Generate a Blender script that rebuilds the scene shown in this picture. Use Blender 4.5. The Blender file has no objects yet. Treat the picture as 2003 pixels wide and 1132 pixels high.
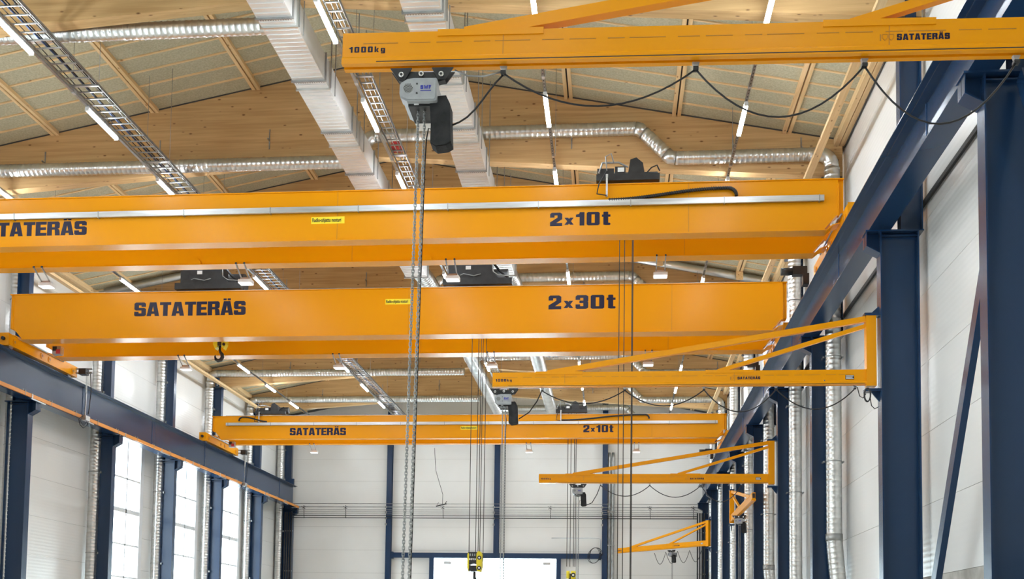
import bpy, math, random
from mathutils import Vector, Matrix
random.seed(7)
S = bpy.context.scene
COL = S.collection
# ------------------------------------------------------------------ camera
F_PX, CX, CY = 2151.326, 1001.5, 1102.798
YAW, PIT, ROL = 0.09337628, 0.06639771, 0.01348959
def _rot(d):
    x, y, z = d
    c, s = math.cos(YAW), math.sin(YAW); x, y = c*x+s*y, -s*x+c*y
    c, s = math.cos(PIT), math.sin(PIT); y, z = c*y+s*z, -s*y+c*z
    u, v = x, -z
    c, s = math.cos(ROL), math.sin(ROL)
    return (c*u-s*v, s*u+c*v, y)            # right, down, forward
_cols = [_rot(e) for e in ((1,0,0),(0,1,0),(0,0,1))]
right = Vector([_cols[i][0] for i in range(3)])
down = Vector([_cols[i][1] for i in range(3)])
fwd = Vector([_cols[i][2] for i in range(3)])
cam_d = bpy.data.cameras.new('camera'); cam = bpy.data.objects.new('camera', cam_d); COL.objects.link(cam)
cam_d.sensor_fit = 'HORIZONTAL'; cam_d.sensor_width = 36; cam_d.lens = F_PX*36/2003
cam_d.shift_x = 0; cam_d.shift_y = (CY-566)/2003
cam_d.clip_start = .1; cam_d.clip_end = 400
m3 = Matrix((right, -down, -fwd)).transposed()
cam.matrix_world = m3.to_4x4()
S.camera = cam
def at(u, v, ax, val):
    """point of the hall seen at photo pixel (u,v) on the plane ax = val"""
    d = right*((u-CX)/F_PX) + down*((v-CY)/F_PX) + fwd
    return d*(val/d['xyz'.index(ax)])
# ------------------------------------------------------------------ world, exposure
W = bpy.data.worlds.new('sky'); S.world = W; W.use_nodes = True
bg = W.node_tree.nodes['Background']
bg.inputs[0].default_value = (.86, .94, 1.0, 1); bg.inputs[1].default_value = 7.0
S.view_settings.view_transform = 'Standard'; S.view_settings.look = 'None'
S.view_settings.gamma = 1; S.view_settings.use_curve_mapping = False
S.view_settings.exposure = 0.42
S.cycles.diffuse_bounces = 8; S.cycles.max_bounces = 14
LED = 90.0
# ------------------------------------------------------------------ materials
def mat(name, base, rough=.5, metal=0, spec=.5, emit=None, es=0, coat=0):
    m = bpy.data.materials.new(name); m.use_nodes = True
    b = m.node_tree.nodes['Principled BSDF']
    b.inputs['Base Color'].default_value = (*base, 1); b.inputs['Roughness'].default_value = rough
    b.inputs['Metallic'].default_value = metal; b.inputs['Specular IOR Level'].default_value = spec
    if coat: b.inputs['Coat Weight'].default_value = coat; b.inputs['Coat Roughness'].default_value = .12
    if emit: b.inputs['Emission Color'].default_value = (*emit, 1); b.inputs['Emission Strength'].default_value = es
    return m
def nd(m, t, **k):
    n = m.node_tree.nodes.new(t)
    for a, v in k.items(): setattr(n, a, v)
    return n
def lk(m, a, b): m.node_tree.links.new(a, b)
def noisy(m, c1, c2, scale=(1,1,1), nscale=2., detail=5., rough=None, bump=0., coord='Object', wsp=True, lo=.35, hi=.65):
    """two-colour noise on base colour (world-position based), optional roughness range and bump"""
    b = m.node_tree.nodes['Principled BSDF']
    g = nd(m, 'ShaderNodeNewGeometry') if wsp else nd(m, 'ShaderNodeTexCoord')
    mp = nd(m, 'ShaderNodeMapping'); mp.inputs['Scale'].default_value = scale
    lk(m, g.outputs['Position' if wsp else coord], mp.inputs['Vector'])
    n = nd(m, 'ShaderNodeTexNoise'); n.inputs['Scale'].default_value = nscale; n.inputs['Detail'].default_value = detail
    lk(m, mp.outputs[0], n.inputs['Vector'])
    r = nd(m, 'ShaderNodeValToRGB'); r.color_ramp.elements[0].position = lo; r.color_ramp.elements[1].position = hi
    r.color_ramp.elements[0].color = (*c1, 1); r.color_ramp.elements[1].color = (*c2, 1)
    lk(m, n.outputs['Fac'], r.inputs[0]); lk(m, r.outputs[0], b.inputs['Base Color'])
    if rough:
        mr = nd(m, 'ShaderNodeMapRange'); mr.inputs['To Min'].default_value = rough[0]; mr.inputs['To Max'].default_value = rough[1]
        lk(m, n.outputs['Fac'], mr.inputs['Value']); lk(m, mr.outputs[0], b.inputs['Roughness'])
    if bump:
        bp = nd(m, 'ShaderNodeBump'); bp.inputs['Strength'].default_value = bump; bp.inputs['Distance'].default_value = .02
        lk(m, n.outputs['Fac'], bp.inputs['Height']); lk(m, bp.outputs[0], b.inputs['Normal'])
    return r, mp, n
M = {}
M['yellow'] = mat('crane_paint', (.77,.30,.002), .25, spec=.25); noisy(M['yellow'], (.75,.295,.002), (.79,.313,.002), nscale=.3, detail=1, lo=.2, hi=.8)
M['yellow_dark'] = mat('crane_seam_paint', (.42,.17,.008), .5)
M['blue'] = mat('steel_blue_paint', (.010,.034,.088), .27, spec=.4); noisy(M['blue'], (.0095,.033,.085), (.0105,.035,.090), nscale=.25, detail=1, lo=.2, hi=.8)
M['blue_light'] = mat('steel_blue_edge', (.035,.085,.19), .4)
M['navy_text'] = mat('navy_film', (.008,.008,.035), .3, spec=.3)
M['black'] = mat('black_paint', (.012,.012,.013), .45); noisy(M['black'], (.009,.009,.010), (.02,.02,.022), nscale=6)
M['rubber'] = mat('black_rubber', (.010,.010,.012), .55)
M['bag'] = mat('black_fabric', (.012,.012,.013), .85); noisy(M['bag'], (.006,.006,.007), (.022,.022,.024), nscale=9, bump=.8)
M['rope'] = mat('steel_rope', (.06,.055,.05), .5, .7)
M['galv'] = mat('galvanised_sheet', (.62,.63,.62), .30, .95)
noisy(M['galv'], (.60,.61,.60), (.70,.71,.70), nscale=3, detail=1)
M['galvflat'] = mat('galvanised_flat_sheet', (.74,.75,.75), .33, .6); noisy(M['galvflat'], (.71,.72,.72), (.77,.78,.78), nscale=2, detail=2)
M['galvdull'] = mat('galvanised_steel', (.36,.37,.37), .42, .85); noisy(M["galvdull"], (.32,.33,.33), (.42,.43,.43), nscale=5, detail=2)
M['alu'] = mat('aluminium', (.60,.62,.64), .33, .9); noisy(M['alu'], (.52,.54,.56), (.68,.70,.72), (.4,6,6), 3, rough=(.25,.42))
M['steel'] = mat('bright_steel', (.7,.7,.7), .25, 1.)
M['hoistgrey'] = mat('hoist_grey_paint', (.33,.345,.36), .4); noisy(M['hoistgrey'], (.30,.31,.33), (.36,.375,.39), nscale=12)
M['blockyellow'] = mat('hook_block_yellow', (.80,.66,.02), .4)
M['sign'] = mat('yellow_label_film', (.9,.72,.02), .4)
M['white'] = mat('white_plastic', (.75,.75,.74), .4)
M['red'] = mat('red_plastic', (.55,.04,.05), .35)
M['logoblue'] = mat('blue_print', (.02,.03,.35), .4)
M['orange'] = mat('conductor_orange', (.72,.27,.04), .45)
M['led'] = mat('led_tube', (1,1,1), .5, emit=(.88,.95,1.), es=LED)
M['flood'] = mat('floodlight_lens', (.8,.8,.8), .4, emit=(1,.97,.98), es=2.2)
M['pane'] = bpy.data.materials.new('window_glass'); M['pane'].use_nodes = True
_n = M['pane'].node_tree.nodes; _n.clear()
_o = _n.new('ShaderNodeOutputMaterial'); _x = _n.new('ShaderNodeMixShader'); _t = _n.new('ShaderNodeBsdfTransparent'); _g = _n.new('ShaderNodeBsdfGlossy')
_g.inputs['Roughness'].default_value = .03; _t.inputs[0].default_value = (.95,.98,.98,1); _x.inputs[0].default_value = .06
_l = M['pane'].node_tree.links; _l.new(_t.outputs[0], _x.inputs[1]); _l.new(_g.outputs[0], _x.inputs[2]); _l.new(_x.outputs[0], _o.inputs[0])
M['door'] = bpy.data.materials.new('translucent_door'); M['door'].use_nodes = True
_b = M['door'].node_tree.nodes['Principled BSDF']; _b.inputs['Base Color'].default_value = (.9,.92,.93,1); _b.inputs['Roughness'].default_value = .3
_b.inputs['Transmission Weight'].default_value = .85; _b.inputs['IOR'].default_value = 1.02
M['winframe'] = mat('window_frame_white', (.72,.74,.76), .4)
M['concrete'] = mat('plinth_concrete', (.42,.41,.38), .8); noisy(M['concrete'], (.34,.33,.30), (.48,.47,.44), nscale=3, bump=.3)
M['floor'] = mat('floor_concrete', (.50,.49,.46), .35); noisy(M['floor'], (.66,.64,.60), (.74,.72,.68), nscale=.5, rough=(.25,.5))
def wall_mat():
    m = mat('wall_panel_paint', (.70,.69,.66), .34, spec=.5)
    r, mp, n = noisy(m, (.74,.735,.715), (.79,.79,.775), (.3,.3,.3), 1.0, rough=(.20,.28))
    b = m.node_tree.nodes['Principled BSDF']
    g = nd(m, 'ShaderNodeNewGeometry'); sx = nd(m, 'ShaderNodeSeparateXYZ'); lk(m, g.outputs['Position'], sx.inputs[0])
    ml = nd(m, 'ShaderNodeMath', operation='MULTIPLY'); ml.inputs[1].default_value = 2*math.pi/.11; lk(m, sx.outputs['Z'], ml.inputs[0])
    sn = nd(m, 'ShaderNodeMath', operation='SINE'); lk(m, ml.outputs[0], sn.inputs[0])
    bp = nd(m, 'ShaderNodeBump'); bp.inputs['Strength'].default_value = .12; bp.inputs['Distance'].default_value = .004
    lk(m, sn.outputs[0], bp.inputs['Height']); lk(m, bp.outputs[0], b.inputs['Normal'])
    return m
M['wall'] = wall_mat()
M['joint'] = mat('wall_joint', (.28,.275,.27), .7)
M['gasket'] = mat('dark_gasket', (.05,.05,.05), .6)
def wood_mat(name, c1, c2, ck, axis, knot=.9, gr=1.):
    """sawn spruce: grain streaks along axis, dark knots, thin lamella lines"""
    m = mat(name, c1, .62, spec=.3); b = m.node_tree.nodes['Principled BSDF']
    g = nd(m, 'ShaderNodeNewGeometry')
    st = [9., 9., 9.]; st[axis] = .35
    mp = nd(m, 'ShaderNodeMapping'); mp.inputs['Scale'].default_value = st; lk(m, g.outputs['Position'], mp.inputs['Vector'])
    n = nd(m, 'ShaderNodeTexNoise'); n.inputs['Scale'].default_value = 1.6*gr; n.inputs['Detail'].default_value = 6; n.inputs['Distortion'].default_value = .35
    lk(m, mp.outputs[0], n.inputs['Vector'])
    r = nd(m, 'ShaderNodeValToRGB'); r.color_ramp.elements[0].position = .32; r.color_ramp.elements[1].position = .68
    r.color_ramp.elements[0].color = (*c1, 1); r.color_ramp.elements[1].color = (*c2, 1); lk(m, n.outputs['Fac'], r.inputs[0])
    ks = [5., 5., 5.]; ks[axis] = 2.2
    mk = nd(m, 'ShaderNodeMapping'); mk.inputs['Scale'].default_value = ks; lk(m, g.outputs['Position'], mk.inputs['Vector'])
    v = nd(m, 'ShaderNodeTexVoronoi'); v.inputs['Scale'].default_value = 1.15; lk(m, mk.outputs[0], v.inputs['Vector'])
    kr = nd(m, 'ShaderNodeValToRGB'); kr.color_ramp.elements[0].position = .06; kr.color_ramp.elements[1].position = .15
    kr.color_ramp.elements[0].color = (1,1,1,1); kr.color_ramp.elements[1].color = (0,0,0,1); lk(m, v.outputs['Distance'], kr.inputs[0])
    km = nd(m, 'ShaderNodeMath', operation='MULTIPLY'); km.inputs[1].default_value = knot; lk(m, kr.outputs[0], km.inputs[0])
    mx = nd(m, 'ShaderNodeMix', data_type='RGBA'); lk(m, km.outputs[0], mx.inputs[0]); lk(m, r.outputs[0], mx.inputs[6]); mx.inputs[7].default_value = (*ck, 1)
    lk(m, mx.outputs[2], b.inputs['Base Color'])
    return m
M['glulam'] = wood_mat('glulam_spruce', (.49,.31,.135), (.64,.43,.21), (.14,.06,.02), 0)
M['pine'] = wood_mat('pine_board', (.66,.46,.23), (.80,.60,.34), (.30,.15,.06), 1)
M['pinex'] = wood_mat('pine_batten', (.68,.48,.25), (.80,.60,.34), (.30,.15,.06), 0)
M['deck'] = mat('wool_deck', (.34,.33,.26), .9, spec=.2); noisy(M['deck'], (.40,.375,.265), (.50,.475,.345), nscale=22, detail=4)
M['glow'] = M['led']
# ------------------------------------------------------------------ mesh helpers
class MB:
    def __init__(s): s.v = []; s.f = []; s.sm = []
    def add(s, vs, fs, smooth=False):
        o = len(s.v); s.v += [tuple(p) for p in vs]; s.f += [tuple(i+o for i in f) for f in fs]; s.sm += [smooth]*len(fs); return s
    def box(s, x0, x1, y0, y1, z0, z1):
        if x0 > x1: x0, x1 = x1, x0
        if y0 > y1: y0, y1 = y1, y0
        if z0 > z1: z0, z1 = z1, z0
        v = [(x0,y0,z0),(x1,y0,z0),(x1,y1,z0),(x0,y1,z0),(x0,y0,z1),(x1,y0,z1),(x1,y1,z1),(x0,y1,z1)]
        return s.add(v, [(0,3,2,1),(4,5,6,7),(0,1,5,4),(1,2,6,5),(2,3,7,6),(3,0,4,7)])
    def prism(s, pts, ax, a0, a1):
        """polygon in the two other axes (order x,y,z), extruded from a0 to a1 along ax"""
        if a0 > a1: a0, a1 = a1, a0
        i = 'xyz'.index(ax); ar = sum(pts[k][0]*pts[(k+1)%len(pts)][1]-pts[(k+1)%len(pts)][0]*pts[k][1] for k in range(len(pts)))
        pts = list(pts) if ar > 0 else list(pts)[::-1]
        n = len(pts)
        def P(p, a): q = list(p); q.insert(i, a); return tuple(q)
        v = [P(p, a0) for p in pts] + [P(p, a1) for p in pts]
        lo, hi = tuple(range(n-1, -1, -1)), tuple(range(n, 2*n))
        side = [(k, (k+1)%n, n+(k+1)%n, n+k) for k in range(n)]
        fs = [lo, hi]+side
        if i == 1: fs = [f[::-1] for f in fs]
        return s.add(v, fs)
    def bar(s, p, q, w, h, up=(0,0,1)):
        p, q = Vector(p), Vector(q); d = (q-p).normalized(); u = Vector(up)
        a = d.cross(u)
        if a.length < 1e-5: a = d.cross(Vector((1,0,0)))
        a.normalize(); b = a.cross(d).normalized(); a *= w/2; b *= h/2
        v = [p-a-b, p+a-b, p+a+b, p-a+b, q-a-b, q+a-b, q+a+b, q-a+b]
        return s.add(v, [(0,1,2,3),(7,6,5,4),(4,5,1,0),(5,6,2,1),(6,7,3,2),(7,4,0,3)])
    def tube(s, path, r, n=10, caps=True, closed=False):
        P = [Vector(p) for p in path]; R = r if isinstance(r, (list, tuple)) else [r]*len(P)
        m = len(P); T = []
        for i in range(m):
            a = P[(i-1) % m] if (closed or i > 0) else P[i]; b = P[(i+1) % m] if (closed or i < m-1) else P[i]
            t = (b-a); T.append(t.normalized() if t.length > 1e-9 else Vector((0,0,1)))
        u = Vector((0,0,1)) if abs(T[0].z) < .9 else Vector((0,1,0))
        u = (u-T[0]*u.dot(T[0])).normalized(); vs = []
        for i in range(m):
            u = u-T[i]*u.dot(T[i])
            if u.length < 1e-6: u = T[i].orthogonal()
            u.normalize(); w = T[i].cross(u)
            for k in range(n):
                a = 2*math.pi*k/n; vs.append(P[i]+(u*math.cos(a)+w*math.sin(a))*R[i])
        fs = []
        for i in range(m if closed else m-1):
            j = (i+1) % m
            for k in range(n): fs.append((i*n+k, i*n+(k+1)%n, j*n+(k+1)%n, j*n+k))
        s.add(vs, fs, True)
        if caps and not closed:
            o = len(s.v)-len(vs); s.f += [tuple(o+k for k in range(n-1,-1,-1)), tuple(o+(m-1)*n+k for k in range(n))]; s.sm += [False, False]
        return s
    def ribbed(s, path, r, n=18, pitch=.13, rib=.010):
        """round spiral duct: seams are raised rings along the path"""
        P = [Vector(p) for p in path]; L = [0]
        for a, b in zip(P, P[1:]): L.append(L[-1]+(b-a).length)
        out = []; R = []
        def pos(t):
            for i in range(len(P)-1):
                if t <= L[i+1]+1e-9: return P[i].lerp(P[i+1], (t-L[i])/max(1e-9, L[i+1]-L[i]))
            return P[-1]
        t = 0.
        ts = set()
        while t < L[-1]-pitch*.5:
            for dt, rr in ((0,0),(.38*pitch,0),(.5*pitch,rib),(.62*pitch,0)): ts.add((round(t+dt,5), rr))
            t += pitch
        ts = sorted(ts)+[(L[-1],0)]
        for t, rr in ts: out.append(pos(min(t,L[-1]))); R.append(r+rr)
        return s.tube(out, R, n)
    def make(s, name, m, parent=None, label=None):
        me = bpy.data.meshes.new(name); me.from_pydata(s.v, [], s.f)
        me.polygons.foreach_set('use_smooth', s.sm); me.materials.append(m if not isinstance(m, str) else M[m]); me.update()
        o = bpy.data.objects.new(name, me); COL.objects.link(o)
        if parent: o.parent = parent
        if label: o['label'] = label
        return o
def empty(name, label, cat, loc=(0,0,0), group=None, rz=0, parent=None):
    o = bpy.data.objects.new(name, None); COL.objects.link(o); o.location = loc; o.rotation_euler = (0,0,rz); o.empty_display_size = .3
    tag(o, label, cat, group); return o
def tag(o, label, cat, group=None):
    o['label'] = label; o['category'] = cat
    if group: o['group'] = group
    return o
def struct(o): o['kind'] = 'structure'; return o
def arc(c, p0, p1, n=6):
    """quarter bend from p0 to p1 around corner point c"""
    c, p0, p1 = Vector(c), Vector(p0), Vector(p1); out = []
    for i in range(n+1):
        t = i/n; out.append(p0*(1-t)**2+c*2*t*(1-t)+p1*t**2)
    return out
def copy_tree(o, parent=None, **k):
    c = o.copy(); COL.objects.link(c); c.parent = parent
    for ch in list(o.children):
        copy_tree(ch, c)
    return c
# heavy block lettering: glyphs from convex pieces in a box of height 1
def ch(x0,y0,x1,y1,c=.06):
    return [(x0+c,y0),(x1-c,y0),(x1,y0+c),(x1,y1-c),(x1-c,y1),(x0+c,y1),(x0,y1-c),(x0,y0+c)]
def rc(x0,y0,x1,y1): return [(x0,y0),(x1,y0),(x1,y1),(x0,y1)]
GL = {
 'S': (.66, [ch(.02,.79,.62,1,.07), ch(0,.45,.25,.97,.06), ch(.02,.42,.62,.61,.07), ch(.40,.03,.65,.58,.06), ch(.0,0,.62,.21,.07), rc(.40,.68,.64,.9), rc(0,.1,.24,.33)]),
 'A': (.70, [[(0,0),(.24,0),(.345,.72),(.345,1),(.17,1)], [(.46,0),(.70,0),(.53,1),(.345,1),(.345,.72)], rc(.2,.17,.5,.34)]),
 'T': (.62, [rc(0,.79,.62,1), rc(.185,0,.435,.82)]),
 'E': (.58, [rc(0,0,.25,1), rc(.2,.80,.57,1), rc(.2,.41,.54,.6), rc(.2,0,.58,.2)]),
 'R': (.68, [rc(0,0,.25,1), ch(.1,.81,.64,1,.06), ch(.40,.5,.66,.96,.07), rc(.2,.42,.56,.59), [(.40,.46),(.60,.46),(.65,.36),(.68,0),(.43,0),(.41,.34)]]),
 'N': (.68, [rc(0,0,.22,1), rc(.46,0,.68,1), [(0,1),(.24,1),(.68,0),(.44,0)]]),
 'O': (.66, [ch(0,0,.22,1,.08), ch(.44,0,.66,1,.08), ch(.06,.8,.6,1,.05), ch(.06,0,.6,.2,.05)]),
 'V': (.66, [[(0,1),(.23,1),(.33,.3),(.33,0),(.22,0)], [(.66,1),(.43,1),(.33,.3),(.33,0),(.44,0)]]),
 'W': (1.0, [[(0,1),(.21,1),(.36,0),(.18,0)], [(.2,0),(.36,0),(.57,.85),(.43,.85)], [(.43,.85),(.57,.85),(.80,0),(.64,0)], [(.64,0),(.82,0),(1,1),(.79,1)]]),
 'F': (.56, [rc(0,0,.24,1), rc(.2,.8,.56,1), rc(.2,.42,.5,.6)]),
 '2': (.66, [ch(.02,.8,.62,1,.07), ch(.40,.45,.66,.96,.06), rc(0,.64,.24,.9), [(0,.17),(.28,.17),(.66,.52),(.52,.62),(.38,.60),(0,.28)], rc(0,0,.66,.22)]),
 '1': (.46, [rc(.2,0,.46,1), [(0,.64),(.22,.64),(.22,1),(.16,.86),(0,.82)]]),
 '0': (.70, [ch(0,0,.26,1,.08), ch(.44,0,.70,1,.08), ch(.06,.82,.64,1,.05), ch(.06,0,.64,.18,.05)]),
 '3': (.66, [ch(.02,.8,.62,1,.07), ch(.40,.5,.66,.96,.06), rc(.2,.42,.56,.6), ch(.40,.04,.66,.54,.06), ch(.0,0,.62,.2,.07), rc(0,.66,.24,.9), rc(0,.1,.24,.33)]),
 't': (.46, [ch(.08,.02,.34,1.0,.03), rc(0,.62,.46,.78), ch(.14,0,.46,.16,.04)]),
 'x': (.50, [[(0,.08),(.2,.08),(.5,.6),(.3,.6)], [(0,.6),(.2,.6),(.5,.08),(.3,.08)]]),
 'k': (.62, [rc(0,0,.22,1), [(.2,.3),(.38,.7),(.6,.7),(.36,.32)], [(.22,.36),(.36,.46),(.62,0),(.38,0)]]),
 'g': (.62, [ch(0,.08,.22,.7,.05), rc(.40,-.14,.62,.7), rc(.1,.56,.5,.7), rc(.1,.08,.5,.22), ch(.04,-.22,.56,-.08,.03)]),
 ' ': (.3, []),
}
GL['Ä'] = (.70, GL['A'][1]+[rc(.15,1.07,.32,1.2), rc(.38,1.07,.55,1.2)])
def lettering(txt, x0, x1, z0, h, y, name, m, parent, gap=.10, dep=.006, wide=None):
    """raised block letters on a face at Y = y (facing the viewer), filling x0..x1"""
    tot = sum(GL[c][0] for c in txt)+gap*(len(txt)-1); sx = (x1-x0)/tot; x = x0; mb = MB()
    for c in txt:
        w, ps = GL[c]
        for k, p in enumerate(ps):
            mb.prism([(x+px*sx, z0+pz*h) for px, pz in p], 'y', y-dep-.0004*k, y)
        x += (w+gap)*sx
    return mb.make(name, m, parent)
def text_font(body, x0, z0, size, y, name, m, parent, sx=1., off=0.):
    c = bpy.data.curves.new(name, 'FONT'); c.body = body; c.size = size; c.extrude = .002; c.offset = off; c.materials.append(M[m])
    o = bpy.data.objects.new(name, c); COL.objects.link(o); o.parent = parent
    bpy.context.view_layer.update()
    me = bpy.data.meshes.new_from_object(o.evaluated_get(bpy.context.evaluated_depsgraph_get())); bpy.data.objects.remove(o)
    if not me.materials: me.materials.append(M[m])
    o = bpy.data.objects.new(name, me); COL.objects.link(o); o.parent = parent
    o.location = (x0, y, z0); o.rotation_euler = (math.pi/2, 0, 0); o.scale = (sx, 1, 1); return o
# ------------------------------------------------------------------ key dimensions (camera = origin, floor 1.6 m below)
FZ = -1.6
WR, WL, WF, YB = 5.72, -19.5, 62.2, -14.0
RID = -6.8
def zdeck(x): return 15.05-.195*abs(x-RID)
def zbeam(x): return 12.55-.07*abs(x-RID)
CR = [3.1, 8.95, 14.85, 20.6, 27.75, 33.5, 39.2, 44.9, 50.4, 56.2, 61.75]
CLY = [26.9, 32.95, 38.85, 44.6, 50.2, 56.1, 61.75]
ZR = 8.5            # top of runway beams
# ================================================================== setting
struct(MB().box(WL-.3, WR+.3, YB, WF+.3, FZ-.3, FZ).make('floor', 'floor'))
ROWS = [FZ, 1.21]+[1.21+1.325*k for k in range(1, 9)]+[13.3]
def panel_wall(name, xf, sgn, ybays, openings):
    """side wall: backing plus proud horizontal panels; sgn +1 when the room is at smaller x"""
    base = MB(); segs = []
    for i in range(len(ROWS)-1):
        z0, z1 = ROWS[i], ROWS[i+1]
        for a, b in zip(ybays, ybays[1:]):
            cuts = [(a, b)]
            for (oa, ob, oz0, oz1) in openings:
                if oz0 < z1-.05 and oz1 > z0+.05 and oa >= a-.01 and ob <= b+.01:
                    cuts = [(a, oa), (ob, b)]
                    if oz1 < z1-.1: segs.append((oa, ob, oz1, z1, i))
            for c in cuts: segs.append((c[0], c[1], z0, z1, i))
    for a, b, z0, z1, i in segs: base.box(xf+sgn*.02, xf+sgn*.2, a, b, z0, z1)
    w = struct(base.make(name, 'joint'))
    for a, b, z0, z1, i in segs:
        t = (.05 if z0 > 8 else 0)*0
        MB().box(xf-sgn*t, xf+sgn*.03, a+.004, b-.004, z0+.004, z1-.004).make('plinth' if i == 0 else 'wall_panel', 'concrete' if i == 0 else 'wall', w)
    return w
WIN = [(40.9,43.7),(46.95,49.75),(52.8,55.6)]
LWIN = [(a, b, FZ+.8, 7.69) for a, b in WIN]+[(-7.6,-4.8,FZ+.8,7.69),(-1.7,1.1,FZ+.8,7.69),(4.2,7.0,FZ+.8,7.69),(10.1,12.9,FZ+.8,7.69),(16.0,18.8,FZ+.8,7.69)]
wr = panel_wall('wall_right', WR, 1, [YB]+CR[:-1]+[WF], [])
wl = panel_wall('wall_left', WL, -1, [YB,-8.6,-2.75]+[3.1,8.95,14.85,20.6]+CLY[:-1]+[WF], LWIN)
# plain dark strip along the right wall at runway height
struct(MB().box(WR-.05, WR, YB, WF, 8.13, 8.22).make('dark_strip_1', 'gasket'))
struct(MB().box(WL-.3, WR+.3, YB-.2, YB, FZ, 15.4).make('wall_back', 'wall'))
# far wall with door opening
PX = [-12.94, -6.72, -.58]
fb = MB(); fsegs = []
frows = [FZ, 0, 1.0, 2.27, 3.58, 4.9, 6.25, 7.58, 8.9, 10.19, 11.5, 12.8, 14.1, 15.2]
for z0, z1 in zip(frows, frows[1:]):
    for a, b in zip([WL]+PX, PX+[WR]):
        if z0 < 4.4 and a in (PX[0], PX[1]):
            pass
        if z0 < 4.4 and a == PX[0]: fsegs.append((a, -10.4, z0, min(z1,4.6)))
        elif z0 < 4.4 and a == PX[1]: fsegs.append((-3.15, b, z0, min(z1,4.6)))
        else: fsegs.append((a, b, z0, z1))
        if z0 < 4.4 < z1 and a in (PX[0], PX[1]): fsegs.append((a, b, 4.6, z1))
for a, b, z0, z1 in fsegs: fb.box(a, b, WF+.02, WF+.2, z0, z1)
wf = struct(fb.make('wall_far', 'joint'))
for a, b, z0, z1 in fsegs: MB().box(a+.005, b-.005, WF, WF+.03, z0+.004, z1-.004).make('wall_panel', 'wall', wf)
dr = struct(MB().box(-10.28, -3.275, WF+.1, WF+.12, FZ, 4.44).make('door_1', 'pane'))
for k in range(5):
    z = FZ+.02+k*1.21
    p = MB().box(-10.27, -3.29, WF+.05, WF+.06, z, z+1.18).make('door_panel', 'pane', dr)
    MB().box(-10.27, -3.29, WF+.04, WF+.07, z+1.18, z+1.21).make('door_rail', 'winframe', p)
for x in (-9.75, -4.05): MB().box(x, x+.42, WF+.02, WF+.05, 4.12, 4.28).make('door_label', 'alu', dr)
# ceiling
ce = struct(MB().prism([(WL-.1, zdeck(WL)+.02), (RID, zdeck(RID)+.02), (WR+.1, zdeck(WR)+.02), (WR+.1, zdeck(WR)+.3), (RID, zdeck(RID)+.3), (WL-.1, zdeck(WL)+.3)], 'y', YB, WF+.3).make('ceiling', 'gasket'))
JX = [-17.9, -15.13, -12.36, -9.59, -6.82, -4.05, -1.28, 1.49, 4.26]
edges = [WL]+JX+[WR]
bays = list(zip(CR[2:], CR[3:]))
def slope_slab(a, b, y0, y1, zt, zb):
    """slab hugging the roof slope between x=a and x=b, from zt to zb above (+) the deck surface"""
    pts = [(a, zdeck(a)+zb), (b, zdeck(b)+zb), (b, zdeck(b)+zt), (a, zdeck(a)+zt)]
    return MB().prism(pts, 'y', y0, y1)
slope_slab(WL, RID, YB, bays[0][0], .02, 0).make('deck_panel', 'deck', ce); slope_slab(RID, WR, YB, bays[0][0], .02, 0).make('deck_panel', 'deck', ce)
for bi, (y0, y1) in enumerate(bays):
    stuff = MB()
    a0, a1 = y0+.15, y1-.15
    nb = round((a1-a0)/.61); st = (a1-a0)/nb
    for a, b in zip(edges, edges[1:]):
        if a < RID < b-.05 and abs(a-RID) > .1: pass
        slope_slab(a+.1, b-.1, a0, a1, .02, 0).make('deck_panel', 'deck', ce)
        for k in range(1, nb):
            y = a0+k*st; bm = slope_slab(a+.08, b-.08, y-.024, y+.024, .01, -.028)
            if 20 < y < 34: bm.make('batten', 'pinex', ce)
            else: stuff.v, stuff.f, stuff.sm = (lambda o: (stuff.v+bm.v, stuff.f+[tuple(i+o for i in f) for f in bm.f], stuff.sm+bm.sm))(len(stuff.v))
    if stuff.v: o = stuff.make('batten', 'pinex', ce); o['kind'] = 'stuff'
    for x in JX:
        for s in (-1, 1):
            MB().box(x+s*.02, x+s*.11, a0, a1, zdeck(x)-.08-(.02 if abs(x-RID)<.1 else 0), zdeck(x)+.03).make('joist', 'pine', ce)
    for x, s in ((WR-.02, -1), (WL+.02, 1)):
        for k in range(2): MB().box(x+s*(.02+.14*k), x+s*(.14+.14*k), a0, a1, zdeck(x)-.16, zdeck(x)+.04).make('joist', 'pine', ce)
        MB().box(x, x+s*.02, a0, a1, zdeck(x)-.2, zdeck(x)+.04).make('edge_seal', 'gasket', ce)
    for y in (a0+.006, a1-.006):
        for a, b in ((WL, RID), (RID, WR)): slope_slab(a+.02, b-.02, y-.012, y+.012, .0, -.03).make('edge_seal', 'gasket', ce)
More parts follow.
